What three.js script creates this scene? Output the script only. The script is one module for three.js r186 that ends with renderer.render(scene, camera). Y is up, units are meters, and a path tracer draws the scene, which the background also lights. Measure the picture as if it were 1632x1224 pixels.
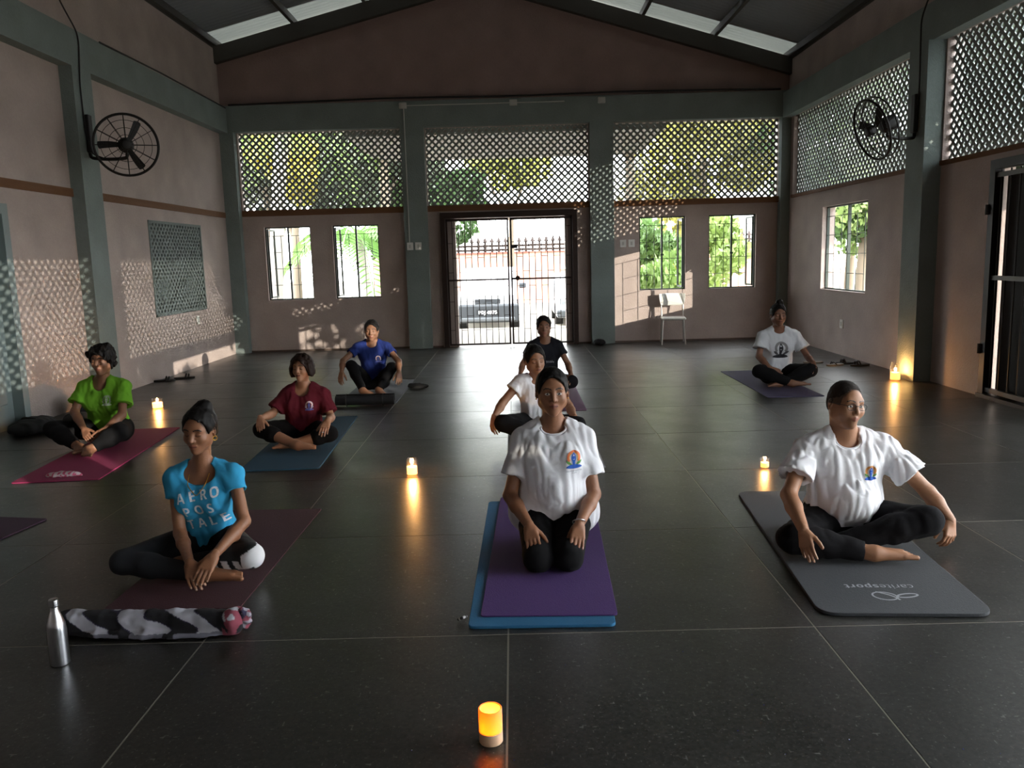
import * as THREE from 'three';
import { RoundedBoxGeometry } from 'three/addons/geometries/RoundedBoxGeometry.js';
import { mergeGeometries } from 'three/addons/utils/BufferGeometryUtils.js';
import { ImprovedNoise } from 'three/addons/math/ImprovedNoise.js';

// ---------------------------------------------------------------- camera, sky, sun, exposure
const scene = new THREE.Scene();
const renderer = new THREE.WebGLRenderer({ antialias: true });
renderer.toneMapping = THREE.LinearToneMapping;
renderer.toneMappingExposure = 4.15;
renderer.shadowMap.enabled = true;
const camera = new THREE.PerspectiveCamera(2 * Math.atan(612 / 1310) * 180 / Math.PI, 1632 / 1224, 0.05, 400);
camera.position.set(0, 1.55, 0);
camera.rotation.order = 'YXZ';
camera.rotation.set(-0.152, 0.005, -0.0275);
scene.add(camera);

scene.background = new THREE.Color(0.93, 0.97, 1.0);      // an even, overcast morning sky
scene.backgroundIntensity = 4.2;

const sun = new THREE.DirectionalLight(new THREE.Color(1.0, 0.92, 0.78), 1.65);   // low hazy sun from behind the camera's right
const SUN_AZ = 44 * Math.PI / 180, SUN_EL = 8.5 * Math.PI / 180;
sun.target.position.set(0, 1.5, -9);
sun.position.set(Math.sin(SUN_AZ) * Math.cos(SUN_EL) * 40, 1.5 + Math.sin(SUN_EL) * 40, -9 + Math.cos(SUN_AZ) * Math.cos(SUN_EL) * 40);
sun.castShadow = true; sun.shadow.radius = 0.3;
Object.assign(sun.shadow.camera, { left: -25, right: 25, top: 20, bottom: -20, near: 1, far: 120 });
sun.shadow.mapSize.set(4096, 4096);
scene.add(sun, sun.target);

// ---------------------------------------------------------------- helpers
let seed = 1234567;
const rnd = () => { seed = (seed * 1664525 + 1013904223) >>> 0; return seed / 4294967296; };
const rr = (a, b) => a + (b - a) * rnd();
const NZ = new ImprovedNoise();
const noise = (x, y, z) => NZ.noise(x + 100.37, y + 57.11, z + 31.7);
const counts = new Map();
const numbered = (n) => { const k = (counts.get(n) ?? -1) + 1; counts.set(n, k); return k ? n + '_' + String(k).padStart(3, '0') : n; };
function tag(o, label, category, group, kind) {
  if (label) o.userData.label = label;
  if (category) o.userData.category = category;
  if (group) o.userData.group = group;
  if (kind) o.userData.kind = kind;
  return o;
}
function thing(name, label, category, pos = [0, 0, 0], turn = 0, group) {
  const g = new THREE.Group(); g.name = numbered(name); g.position.set(...pos); g.rotation.y = turn; scene.add(g);
  return tag(g, label, category, group);
}
function struct(name, label) { const g = new THREE.Group(); g.name = name; scene.add(g); return tag(g, label, null, null, 'structure'); }
function part(name, geo, mat, parent) {
  const m = new THREE.Mesh(Array.isArray(geo) ? merge(geo) : geo, mat); m.name = name; m.castShadow = m.receiveShadow = true;
  if (parent) parent.add(m); else { m.name = numbered(name); scene.add(m); }
  return m;
}
function merge(list) {
  const clean = list.map((g) => { const q = g.index ? g.toNonIndexed() : g.clone(); for (const k of Object.keys(q.attributes)) if (!['position', 'normal', 'uv'].includes(k)) q.deleteAttribute(k); if (!q.attributes.uv) q.setAttribute('uv', new THREE.BufferAttribute(new Float32Array(q.attributes.position.count * 2), 2)); return q; });
  return mergeGeometries(clean);
}
// box given by its min and max corners
function bx(x0, y0, z0, x1, y1, z1, bevel = 0) {
  const w = x1 - x0, h = y1 - y0, d = z1 - z0;
  const g = bevel ? new RoundedBoxGeometry(w, h, d, 2, bevel) : new THREE.BoxGeometry(w, h, d);
  g.translate((x0 + x1) / 2, (y0 + y1) / 2, (z0 + z1) / 2); return g;
}
const v3 = (a) => new THREE.Vector3(...a);
function tube(pts, r, seg = 24, rad = 8, closed = false) { return new THREE.TubeGeometry(new THREE.CatmullRomCurve3(pts.map(v3), closed, 'catmullrom', 0.3), seg, r, rad, closed); }
function rod(a, b, r, rad = 8, r2 = r) {
  const A = v3(a), B = v3(b), g = new THREE.CylinderGeometry(r2, r, A.distanceTo(B), rad);
  g.applyQuaternion(new THREE.Quaternion().setFromUnitVectors(new THREE.Vector3(0, 1, 0), B.clone().sub(A).normalize()));
  return g.translate((A.x + B.x) / 2, (A.y + B.y) / 2, (A.z + B.z) / 2);
}
// uv in metres by the dominant axis of each face
function worldUV(g) {
  const q = g.index ? g.toNonIndexed() : g, p = q.attributes.position, n = p.count, uv = new Float32Array(n * 2);
  const a = new THREE.Vector3(), b = new THREE.Vector3(), c = new THREE.Vector3(), e = new THREE.Vector3(), f = new THREE.Vector3();
  for (let i = 0; i < n; i += 3) {
    a.fromBufferAttribute(p, i); b.fromBufferAttribute(p, i + 1); c.fromBufferAttribute(p, i + 2);
    e.subVectors(b, a); f.subVectors(c, a); e.cross(f);
    const x = Math.abs(e.x), y = Math.abs(e.y), z = Math.abs(e.z);
    [a, b, c].forEach((v, k) => { const o = (i + k) * 2; if (y >= x && y >= z) { uv[o] = v.x; uv[o + 1] = v.z; } else if (x >= z) { uv[o] = v.z; uv[o + 1] = v.y; } else { uv[o] = v.x; uv[o + 1] = v.y; } });
  }
  q.setAttribute('uv', new THREE.BufferAttribute(uv, 2)); return q;
}
function dataTex(n, fn, srgb = true) {
  const d = new Uint8Array(n * n * 4);
  for (let y = 0; y < n; y++) for (let x = 0; x < n; x++) { const c = fn(x / n, y / n, x, y), o = (y * n + x) * 4; d[o] = c[0]; d[o + 1] = c[1]; d[o + 2] = c[2]; d[o + 3] = 255; }
  const t = new THREE.DataTexture(d, n, n); t.wrapS = t.wrapT = THREE.RepeatWrapping; t.magFilter = THREE.LinearFilter; t.minFilter = THREE.LinearMipmapLinearFilter; t.generateMipmaps = true;
  if (srgb) t.colorSpace = THREE.SRGBColorSpace; t.needsUpdate = true; return t;
}
// tileable value noise on an n x n torus
function tnoise(cells, seed0) {
  const s = []; let k = seed0; for (let i = 0; i < cells * cells; i++) { k = (k * 1664525 + 1013904223) >>> 0; s.push(k / 4294967296); }
  const sm = (t) => t * t * (3 - 2 * t);
  return (u, v) => { const x = u * cells, y = v * cells, i = Math.floor(x), j = Math.floor(y), fx = sm(x - i), fy = sm(y - j), at = (a, b) => s[((b % cells) + cells) % cells * cells + ((a % cells) + cells) % cells]; return (at(i, j) * (1 - fx) + at(i + 1, j) * fx) * (1 - fy) + (at(i, j + 1) * (1 - fx) + at(i + 1, j + 1) * fx) * fy; };
}
function repeat(t, s) { const c = t.clone(); c.repeat.set(s, s); c.needsUpdate = true; return c; }
const lin = (hex) => new THREE.Color(hex);
const std = (hex, rough = 0.8, o = {}) => new THREE.MeshStandardMaterial({ color: hex, roughness: rough, ...o });

// ---------------------------------------------------------------- materials
const n8 = tnoise(8, 3), n16 = tnoise(16, 7), n64 = tnoise(64, 11), n128 = tnoise(128, 13), n256 = tnoise(256, 17);
const plasterBump = dataTex(512, (u, v) => { const a = 255 * (0.25 * n16(u, v) + 0.25 * n64(u, v) + 0.5 * n128(u, v)); return [a, a, a]; }, false);
const wearTint = dataTex(512, (u, v) => { const a = 222 + 33 * (0.5 * n8(u, v) + 0.3 * n16(u, v) + 0.2 * n128(u, v)); return [a, a, a]; });
const plaster = (hex, rough = 0.85) => new THREE.MeshStandardMaterial({ color: hex, roughness: rough, map: repeat(wearTint, 0.4), bumpMap: repeat(plasterBump, 1), bumpScale: 0.004 });
const M = {
  pink: plaster(0xb3a49d), grey: plaster(0x7e8a87), ledge: plaster(0x7a5436), outside: plaster(0xb9aa97),
  lattice: plaster(0x8b9490), roofMetal: std(0x7f868c, 0.6), rafter: std(0x3c3a36, 0.8), soffit: plaster(0x8d8680),
  iron: std(0x2b1d17, 0.55, { metalness: 0.4 }), grille: std(0x26302a, 0.5, { metalness: 0.3 }), black: std(0x121212, 0.6), darkIron: std(0x171310, 0.5, { metalness: 0.4 }),
  white: std(0xd8d8d4, 0.5), conduit: std(0xb9bbb5, 0.6), wire: std(0x1b1a19, 0.7), steel: new THREE.MeshStandardMaterial({ color: 0xc9cbd0, roughness: 0.28, metalness: 1 }),
  chairWhite: std(0xd9dad4, 0.45), chrome: new THREE.MeshStandardMaterial({ color: 0xb9b7b2, roughness: 0.3, metalness: 0.9 }),
  doorBlue: std(0x7d8a8a, 0.7), gold: new THREE.MeshStandardMaterial({ color: 0xd9a441, roughness: 0.3, metalness: 1 }),
  glass: new THREE.MeshPhysicalMaterial({ color: 0xffffff, roughness: 0.03, transmission: 1, thickness: 0, ior: 1.45 }),
  wax: new THREE.MeshPhysicalMaterial({ color: 0xf0dcc0, roughness: 0.6, transmission: 0.35, thickness: 0 }),
  flame: new THREE.MeshStandardMaterial({ color: 0x000000, emissive: new THREE.Color(1, 0.62, 0.24), emissiveIntensity: 22 }),
  ground: plaster(0x8c867b), hedge: std(0x4d6b2f, 0.9), bark: std(0x6d6153, 0.9), palmBark: std(0x9a948c, 0.9),
};
// ================================================================= THE SETTING
const XL = -4.97, XR = 4.82, ZB = -14.7, ZF = 4.2, T = 0.2;
const BEAM0 = 3.81, BEAM1 = 4.24, LAT0 = 2.49, LAT1 = 3.81, EL = 5.22, ER = 4.78, AX = -0.45, AY = 6.34;
const roofY = (x) => x < AX ? EL + (AY - EL) * (x - XL) / (AX - XL) : AY + (ER - AY) * (x - AX) / (XR - AX);

// ---- floor: dark polished terrazzo panels between thin pale divider strips
const chips = dataTex(1024, (u, v, x, y) => {
  const big = n16(u, v) * 0.5 + n8(u, v) * 0.5, a = n256(u, v), b = n128(u + 0.37, v + 0.11), c = n256(v + 0.2, u + 0.7);
  let g = 43 + 16 * (big - 0.5) + 20 * (b - 0.5);
  if (a > 0.88) g += 50 * (a - 0.88) / 0.12 + 10; else if (a < 0.12) g -= 20;
  const d = n128(v + 0.13, u + 0.41); if (d > 0.9) g += 75 * (d - 0.9) / 0.1 + 8; else if (d < 0.1) g -= 16;
  const warm = c > 0.8 ? 10 : 0;
  return [g + warm, g + 0.4 * warm, g - 2];
});
const gloss = dataTex(512, (u, v) => { const a = 255 * Math.min(1, Math.max(0, 0.33 + 0.05 * (n8(u, v) - 0.5) + 0.03 * (n16(u, v) - 0.5) + 0.02 * (n64(u, v) - 0.5))); return [a, a, a]; }, false);
const waves = dataTex(512, (u, v) => { const a = 255 * (0.6 * n16(u, v) + 0.4 * n64(u, v)); return [a, a, a]; }, false);
const terrazzo = [0, 1, 2].map((k) => new THREE.MeshStandardMaterial({ color: [0xffffff, 0xf2f2f2, 0xf8f5f0][k], map: repeat(chips, 1 / 1.4), roughness: 1, roughnessMap: repeat(gloss, 0.31 + 0.05 * k), bumpMap: repeat(waves, 0.7), bumpScale: 0.0005 }));
const strip = std(0xa19b8e, 0.5);
const floor = struct('floor', 'dark polished terrazzo floor laid in large square panels with pale divider strips');
part('divider_bed', worldUV(bx(XL - T, -0.2, ZB - T, XR + T, -0.0015, ZF + T)), strip, floor);
{
  const xs = [XL - T], zs = [ZB - T];
  for (let x = -0.06 - 1.275 * 3; x < XR; x += 1.275) xs.push(x);
  xs.push(XR + T);
  for (let z = -3.23 - 1.27 * 9; z < ZF; z += 1.27) zs.push(z);
  zs.push(ZF + T);
  const g = 0.0036; let k = 0;
  for (let i = 0; i + 1 < xs.length; i++) for (let j = 0; j + 1 < zs.length; j++) part('terrazzo_panel', worldUV(bx(xs[i] + g, -0.03, zs[j] + g, xs[i + 1] - g, 0, zs[j + 1] - g)), terrazzo[(k++ * 7 + j) % 3], floor);
}

// ---- walls with openings cut as holes (u along the wall, v up)
function wallGeo(outline, holes, thick) {
  const s = new THREE.Shape(outline.map((p) => new THREE.Vector2(...p)));
  for (const [u0, v0, u1, v1] of holes) s.holes.push(new THREE.Path([[u0, v0], [u0, v1], [u1, v1], [u1, v0]].map((p) => new THREE.Vector2(...p))));
  return new THREE.ExtrudeGeometry(s, { depth: thick, bevelEnabled: false });
}
const BACK_LAT = [[-4.71, -1.88], [-1.46, 1.36], [1.79, 4.66]];
const BACK_WIN = [[-4.36, -3.55], [-3.16, -2.35], [2.24, 3.05], [3.46, 4.29]];
const WIN0 = 0.92, WIN1 = 2.2, GATE = [-1.0, 0.93, 2.26];
// the wall bottoms stay closed: a door is a notch in the outline
const GB = 4.1, backOutline = [[XL - T, 0], [GATE[0], 0], [GATE[0], GATE[2]], [GATE[1], GATE[2]], [GATE[1], 0], [XR + T, 0], [XR + T, GB], [XL - T, GB]];
const wallBack = struct('wall_back', 'pink plastered back wall with barred windows and lattice bands under a gable');
{
  const g = wallGeo(backOutline, [...BACK_LAT.map(([a, b]) => [a, LAT0, b, LAT1]), ...BACK_WIN.map(([a, b]) => [a, WIN0, b, WIN1])], T);
  g.translate(0, 0, ZB - T);
  part('plaster', worldUV(g), M.pink, wallBack);
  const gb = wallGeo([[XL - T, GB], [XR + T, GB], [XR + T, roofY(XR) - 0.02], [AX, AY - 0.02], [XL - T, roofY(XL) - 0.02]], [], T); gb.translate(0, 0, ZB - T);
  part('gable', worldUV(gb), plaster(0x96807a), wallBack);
}
// side walls: u = -z
const sideGeo = (outline, holes, x) => { const g = wallGeo(outline, holes, T); g.rotateY(Math.PI / 2); g.translate(x, 0, 0); return worldUV(g); };
const LDOOR = [6.9, 8.22, 2.19], LWIN = [11.42, 13.33, 0.87, 2.2];
const wallLeft = struct('wall_left', 'long pink plastered left wall with a grey beam and a lattice panel');
part('plaster', sideGeo([[-ZF - T, 0], [LDOOR[0], 0], [LDOOR[0], LDOOR[2]], [LDOOR[1], LDOOR[2]], [LDOOR[1], 0], [-ZB, 0], [-ZB, EL - 0.03], [-ZF - T, EL - 0.03]], [[LWIN[0], LWIN[2], LWIN[1], LWIN[3]]], XL - T), M.pink, wallLeft);
const RLAT = [[9.98, 14.42], [5.3, 9.45], [0.2, 4.74], [-3.8, -0.4]], RWIN = [[11.35, 13.0, 0.94, 2.2], [0.3, 0.58, 0.94, 2.4]], RDOOR = [[5.5, 8.4, 2.33], [1.5, 4.72, 2.33], [-2.25, -0.75, 2.1], [-4.0, -2.85, 2.1]];
const wallRight = struct('wall_right', 'long pink plastered right wall with lattice bands, a barred window and a gate');
{
  const o = [[-ZF - T, 0]];
  for (const [a, b, h] of [...RDOOR].sort((p, q) => p[0] - q[0])) o.push([a, 0], [a, h], [b, h], [b, 0]);
  o.push([-ZB, 0], [-ZB, ER - 0.03], [-ZF - T, ER - 0.03]);
  part('plaster', sideGeo(o, [...RLAT.map(([a, b]) => [a, LAT0, b, LAT1]), ...RWIN.map(([a, b, c, d]) => [a, c, b, d])], XR), M.pink, wallRight);
}
const wallFront = struct('wall_front', 'plain pink plastered front wall behind the camera');
part('plaster', worldUV(bx(XL - T, 0, ZF, XR + T, 4.6, ZF + T)), M.pink, wallFront);
{ const g = wallGeo([[XL - T, 4.6], [XR + T, 4.6], [XR + T, roofY(XR) - 0.02], [AX, AY - 0.02], [XL - T, roofY(XL) - 0.02]], [], T); g.translate(0, 0, ZF); part('gable', worldUV(g), M.pink, wallFront); }

// ---- beams and columns, proud of the walls
const P = 0.15;
const frameS = struct('trim_1', 'grey painted concrete beams and columns framing the hall');
part('beam', worldUV(bx(XL, BEAM0, ZB, XR, BEAM1, ZB + P)), M.grey, frameS);
part('beam', worldUV(bx(XL, BEAM0 - 0.02, ZB + P, XL + P, BEAM1 - 0.04, ZF)), M.grey, frameS);
part('beam', worldUV(bx(XR - P, BEAM0 - 0.02, ZB + P, XR, BEAM1 - 0.04, ZF)), M.grey, frameS);
for (const [a, b] of [[XL, -4.73], [-1.87, -1.47], [1.37, 1.78], [4.66, XR]]) part('column', worldUV(bx(a, 0, ZB, b, BEAM0, ZB + P)), M.grey, frameS);
for (const z of [-9.93, -5.2, -0.4]) part('column', worldUV(bx(XL, 0, z, XL + P, BEAM0 - 0.02, z + 0.42)), M.grey, frameS);
for (const z of [-9.9, -5.2, -0.1]) part('column', worldUV(bx(XR - 0.2, 0, z, XR, BEAM0 - 0.02, z + 0.43)), M.grey, frameS);
// ledges under the lattices and the band along the left wall
const ledges = struct('trim_2', 'brown ledge running under the lattices and along the left wall');
for (const [a, b] of BACK_LAT) part('ledge', bx(a, LAT0 - 0.1, ZB, b, LAT0, ZB + 0.05), M.ledge, ledges);
for (const [a, b] of [[9.93, 14.5], [5.2, 9.51], [0.4, 4.78], [-4.2, -0.02]]) part('ledge', bx(XL, 2.37, -b, XL + 0.025, 2.46, -a), M.ledge, ledges);
for (const [a, b] of RLAT) part('ledge', bx(XR - 0.03, LAT0 - 0.05, -b, XR, LAT0, -a), M.ledge, ledges);

// ---- diagonal lattice screens: crossing laths, clipped to their opening
function lattice(u0, v0, u1, v1, pitch, w, t) {
  const out = [], over = 0.03;
  for (const s of [1, -1]) {
    // lines v = s*u + c
    const c0 = s > 0 ? v0 - u1 : v0 + u0, c1 = s > 0 ? v1 - u0 : v1 + u1;
    for (let c = c0 + pitch * 0.25; c < c1; c += pitch) {
      let ua, ub;
      if (s > 0) { ua = Math.max(u0, v0 - c); ub = Math.min(u1, v1 - c); } else { ua = Math.max(u0, c - v1); ub = Math.min(u1, c - v0); }
      if (ub - ua < 0.01) continue;
      const len = (ub - ua) * Math.SQRT2 + 2 * over, um = (ua + ub) / 2, vm = s * um + c;
      const b = new THREE.BoxGeometry(len, w, t); b.rotateZ(s * Math.PI / 4); b.translate(um, vm, s * 0.0006); out.push(b);
    }
  }
  return merge(out);
}
const latMeshes = [];
BACK_LAT.forEach(([a, b], k) => { const g = lattice(a, LAT0, b, LAT1, 0.118, 0.036, 0.028); g.translate(0, 0, ZB - 0.09); const m = part('lattice_screen', worldUV(g), M.lattice, wallBack); });
RLAT.forEach(([a, b]) => { const g = lattice(a, LAT0, b, LAT1, 0.118, 0.039, 0.014); g.rotateY(Math.PI / 2); g.translate(XR + 0.08, 0, 0); part('lattice_screen', worldUV(g), M.lattice, wallRight); });
{ const [a, b, c, d] = LWIN;
  const g = lattice(a, c, b, d, 0.105, 0.034, 0.03); g.rotateY(Math.PI / 2); g.translate(XL - 0.02, 0, 0);
  const pl = struct('window_5', 'grey diamond lattice panel in the left wall');
  part('lattice_screen', g, M.grey, pl);
  part('window_frame', [bx(XL - 0.04, c, -b, XL + 0.01, c + 0.035, -a), bx(XL - 0.04, d - 0.035, -b, XL + 0.01, d, -a), bx(XL - 0.04, c, -b, XL + 0.01, d, -b + 0.035), bx(XL - 0.04, c, -a - 0.035, XL + 0.01, d, -a)], M.grey, pl);
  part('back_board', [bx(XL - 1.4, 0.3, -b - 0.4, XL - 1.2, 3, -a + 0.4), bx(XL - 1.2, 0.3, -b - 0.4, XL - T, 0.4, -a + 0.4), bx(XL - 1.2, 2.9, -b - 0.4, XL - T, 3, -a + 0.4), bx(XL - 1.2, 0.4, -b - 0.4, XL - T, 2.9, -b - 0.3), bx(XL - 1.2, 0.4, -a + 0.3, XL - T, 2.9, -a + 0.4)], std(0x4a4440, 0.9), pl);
}

// ---- roof: two corrugated metal slopes, a translucent strip at the gable, rafters and purlins
function corrugated(xa, ya, xb, yb, z0, z1, pitch, amp) {
  const L = Math.hypot(xb - xa, yb - ya), nx = (yb - ya) / L * -1, ny = (xb - xa) / L, n = Math.max(2, Math.round((z1 - z0) / pitch * 6)), pos = [], idx = [], uv = [];
  for (let s = 0; s < 2; s++) for (let i = 0; i <= n; i++) { const z = z0 + (z1 - z0) * i / n, o = amp * Math.sin(2 * Math.PI * z / pitch) + s * 0.003; for (const t of [0, 1]) { pos.push(xa + (xb - xa) * t + nx * o, ya + (yb - ya) * t + ny * o, z); uv.push(t * L, z); } }
  const w = 2 * (n + 1);
  for (let i = 0; i < n; i++) { const a = i * 2; idx.push(a, a + 1, a + 2, a + 1, a + 3, a + 2, w + a, w + a + 2, w + a + 1, w + a + 1, w + a + 2, w + a + 3); }
  const g = new THREE.BufferGeometry(); g.setAttribute('position', new THREE.Float32BufferAttribute(pos, 3)); g.setAttribute('uv', new THREE.Float32BufferAttribute(uv, 2)); g.setIndex(idx); g.computeVertexNormals(); return g;
}
const ceiling = struct('ceiling', 'dark corrugated metal roof on purlins with a translucent strip at the gable');
const clear = new THREE.MeshPhysicalMaterial({ color: 0x9a9c98, roughness: 0.9, transmission: 0.4, thickness: 0, side: THREE.DoubleSide });
const lift = 0.11, ZS = ZB + 0.15;
for (const [xa, xb] of [[XL - 0.7, AX], [AX, XR + 0.7]]) {
  const s = xa < AX - 0.1 ? (AY - EL) / (AX - XL) : (ER - AY) / (XR - AX);
  const ya = xa < AX - 0.1 ? AY + s * (xa - AX) : AY, yb = xa < AX - 0.1 ? AY : AY + s * (xb - AX);
  part('metal_sheet', corrugated(xa, ya + lift, xb, yb + lift, ZB + 0.52, ZF + 0.7, 0.13, 0.014), M.roofMetal, ceiling);
  part('translucent_sheet', corrugated(xa, ya + lift, xb, yb + lift, ZB - T - 0.5, ZB + 0.56, 0.13, 0.014), clear, ceiling);
}
const slopeBar = (xa, xb, z0, z1, up, down) => { const g = new THREE.BufferGeometry(); const A = [xa, roofY(xa)], B = [xb, roofY(xb)], p = []; const c = (q, z, d) => [q[0], q[1] + d, z]; const v = [c(A, z0, down), c(B, z0, down), c(B, z0, up), c(A, z0, up), c(A, z1, down), c(B, z1, down), c(B, z1, up), c(A, z1, up)]; for (const f of [[0, 3, 2], [0, 2, 1], [4, 5, 6], [4, 6, 7], [0, 1, 5], [0, 5, 4], [3, 7, 6], [3, 6, 2], [0, 4, 7], [0, 7, 3], [1, 2, 6], [1, 6, 5]]) for (const k of f) p.push(...v[k]); g.setAttribute('position', new THREE.Float32BufferAttribute(p, 3)); g.computeVertexNormals(); return g; };
for (const z of [ZB, -9.9, -5.2, -0.5]) for (const [a, b] of [[XL, AX], [AX, XR]]) part('rafter', slopeBar(a, b, z, z + 0.12, 0.0, -0.27), M.rafter, ceiling);
for (const x of [XL + 0.04, -3.6, -2.38, -1.2, -0.5, 0.9, 2.3, 3.52, XR - 0.04]) { const y = roofY(x); part('purlin', bx(x - 0.03, y - 0.005, ZB - 0.3, x + 0.03, y + 0.1, ZF + 0.2), M.rafter, ceiling); }
part('eave_plate', [bx(XL - T, EL - 0.03, ZB, XL, EL + 0.06, ZF), bx(XR, ER - 0.03, ZB, XR + T, ER + 0.06, ZF)], M.rafter, ceiling);

// ---- barred windows (two back left, two back right, two in the right wall)
function grilleGeo(w, h, cols, rows, r, skipTop) {
  const bars = [], links = [];
  for (let i = 1; i < cols; i++) { const x = w * i / cols; bars.push(rod([x, 0, 0], [x, i % 2 ? h - skipTop : h - skipTop, 0], r, 6)); }
  for (let j = 1; j < rows; j++) { const y = h - skipTop - (h - skipTop) * (j - 1) / (rows - 1); links.push([0, w, y]); }
  return { bars, links };
}
function windowAt(name, label, w, h, place, openSide) {
  const g = struct(name, label); place(g);
  const f = 0.022;
  part('window_frame', [bx(0, 0, -0.02, w, f, 0.02), bx(0, h - f, -0.02, w, h, 0.02), bx(0, f, -0.02, f, h - f, 0.02), bx(w - f, f, -0.02, w, h - f, 0.02)], M.grille, g);
  part('mullion', bx(w / 2 - 0.014, f, -0.022, w / 2 + 0.014, h - f, 0.022), M.grille, g);
  part('latch', [bx(w / 2 - 0.03, h * 0.47, 0.02, w / 2 + 0.03, h * 0.47 + 0.03, 0.035), bx(w / 2 - 0.008, h * 0.47 - 0.02, 0.02, w / 2 + 0.008, h * 0.47 + 0.07, 0.04)], M.grille, g);
  const n = 6; for (let i = 1; i < n; i++) if (i !== 3) part('bar', rod([w * i / n, f, 0], [w * i / n, h * 0.88, 0], 0.0055, 6), M.grille, g);
  for (let j = 0; j < 4; j++) { const y = h * 0.88 - j * h * 0.225; for (const [a, b] of (j % 2 ? [[0, w / 3], [w / 2, w * 5 / 6]] : [[0, w / 2], [w / 2, w]])) part('cross_bar', rod([a + 0.01, y, 0.004], [b - 0.01, y, 0.004], 0.005, 6), M.grille, g); }
  // an opened casement folded back outside, seen edge on
  if (openSide) { const sx = openSide < 0 ? 0.03 : w - 0.03;
  part('casement', [bx(sx - 0.012, 0.03, -0.45, sx + 0.012, 0.06, -0.03), bx(sx - 0.012, h - 0.06, -0.45, sx + 0.012, h - 0.03, -0.03), bx(sx - 0.012, 0.06, -0.45, sx + 0.012, h - 0.06, -0.42), bx(sx - 0.012, 0.06, -0.06, sx + 0.012, h - 0.06, -0.03)], M.grille, g); }
  part('window_sill', bx(-0.02, -0.03, -0.2, w + 0.02, 0, 0.03), M.pink, g);
}
BACK_WIN.forEach(([a, b], k) => windowAt('window_' + (k + 1), ['leftmost barred window of the back wall, palm trunk outside', 'barred window of the back wall between palm window and gate', 'barred window of the back wall above the white chair', 'rightmost barred window of the back wall near the corner'][k], b - a, WIN1 - WIN0, (g) => g.position.set(a, WIN0, ZB - 0.07), k < 2 ? -1 : 1));
RWIN.forEach(([a, b, c, d], k) => windowAt(['window_6', 'window_7'][k], ['wide bright barred window in the right wall', 'barred window in the right wall behind the camera'][k], b - a, d - c, (g) => { g.position.set(XR + 0.09, c, -b); g.rotation.y = -Math.PI / 2; g.scale.set(1, 1, 1); g.position.z = -b; }, 0));

// ---- left door and right gate
{
  const g = struct('door_1', 'grey blue painted door at the left edge, slightly ajar');
  const [a, b, h] = LDOOR;
  part('door_frame', [bx(XL - 0.16, 0, -b, XL + 0.03, h + 0.02, -b + 0.1), bx(XL - 0.16, 0, -a - 0.1, XL + 0.03, h + 0.02, -a), bx(XL - 0.16, h - 0.08, -b + 0.1, XL + 0.03, h + 0.02, -a - 0.1)], M.doorBlue, g);
  part('door_leaf', bx(XL - 0.12, 0.001, -b + 0.1, XL - 0.08, h - 0.09, -a - 0.1), M.doorBlue, g);
  for (const [y0, y1] of [[0.25, 0.95], [1.15, 1.95]]) for (const [z0, z1] of [[-b + 0.2, -b + 0.6], [-a - 0.6, -a - 0.2]]) part('door_panel', bx(XL - 0.09, y0, z0, XL - 0.068, y1, z1, 0.01), M.doorBlue, g);
}
{
  const g = struct('door_2', 'dark steel double gate in the right wall, one pale slit of daylight');
  part('threshold', bx(XR - 0.05, 0, -RDOOR[0][1] - 0.04, XR + 0.16, 0.04, -RDOOR[0][0] + 0.04), M.darkIron, g);
  const [a, b, h] = RDOOR[0], x = XR - 0.03, dark = std(0x17130f, 0.7);
  part('door_frame', [bx(x, 0, -b - 0.04, x + 0.09, h + 0.05, -b + 0.05), bx(x, 0, -a - 0.05, x + 0.09, h + 0.05, -a + 0.04), bx(x, h - 0.04, -b + 0.05, x + 0.09, h + 0.05, -a - 0.05)], M.darkIron, g);
  const leafA = part('door_leaf', bx(XR + 0.1, 0.03, -b + 0.05, XR + 0.14, h - 0.06, -b + 0.62), dark, g);
  part('door_leaf', bx(XR + 0.1, 0.03, -b + 0.665, XR + 0.14, h - 0.06, -b + 1.3), dark, g);
  for (let k = 0; k < 18; k++) { const z = -b + 0.1 + k * 0.155; part('bar', rod([x + 0.04, 0.05, z], [x + 0.04, h - 0.05, z], 0.008, 6), M.darkIron, g); }
  for (const y of [0.06, 1.2, h - 0.12]) part('cross_bar', bx(x + 0.02, y, -b + 0.05, x + 0.06, y + 0.045, -a - 0.05), std(0x4c4a46, 0.5, { metalness: 0.4 }), g);
  for (const y of [0.45, 1.85]) part('hinge', rod([x - 0.01, y, -b - 0.03], [x - 0.01, y + 0.1, -b - 0.03], 0.022, 8), M.darkIron, g);
}

// ---- skirting: a thin dark line where wall meets floor
const base = struct('baseboard_back', 'low dark skirting line at the foot of the back wall');
for (const [a, b] of [[-4.73, -1.87], [-1.47, -1.28], [1.15, 1.37], [1.78, 4.66]]) part('skirting', bx(a, 0, ZB, b, 0.03, ZB + 0.012), std(0x57483f, 0.8), base);
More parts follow.
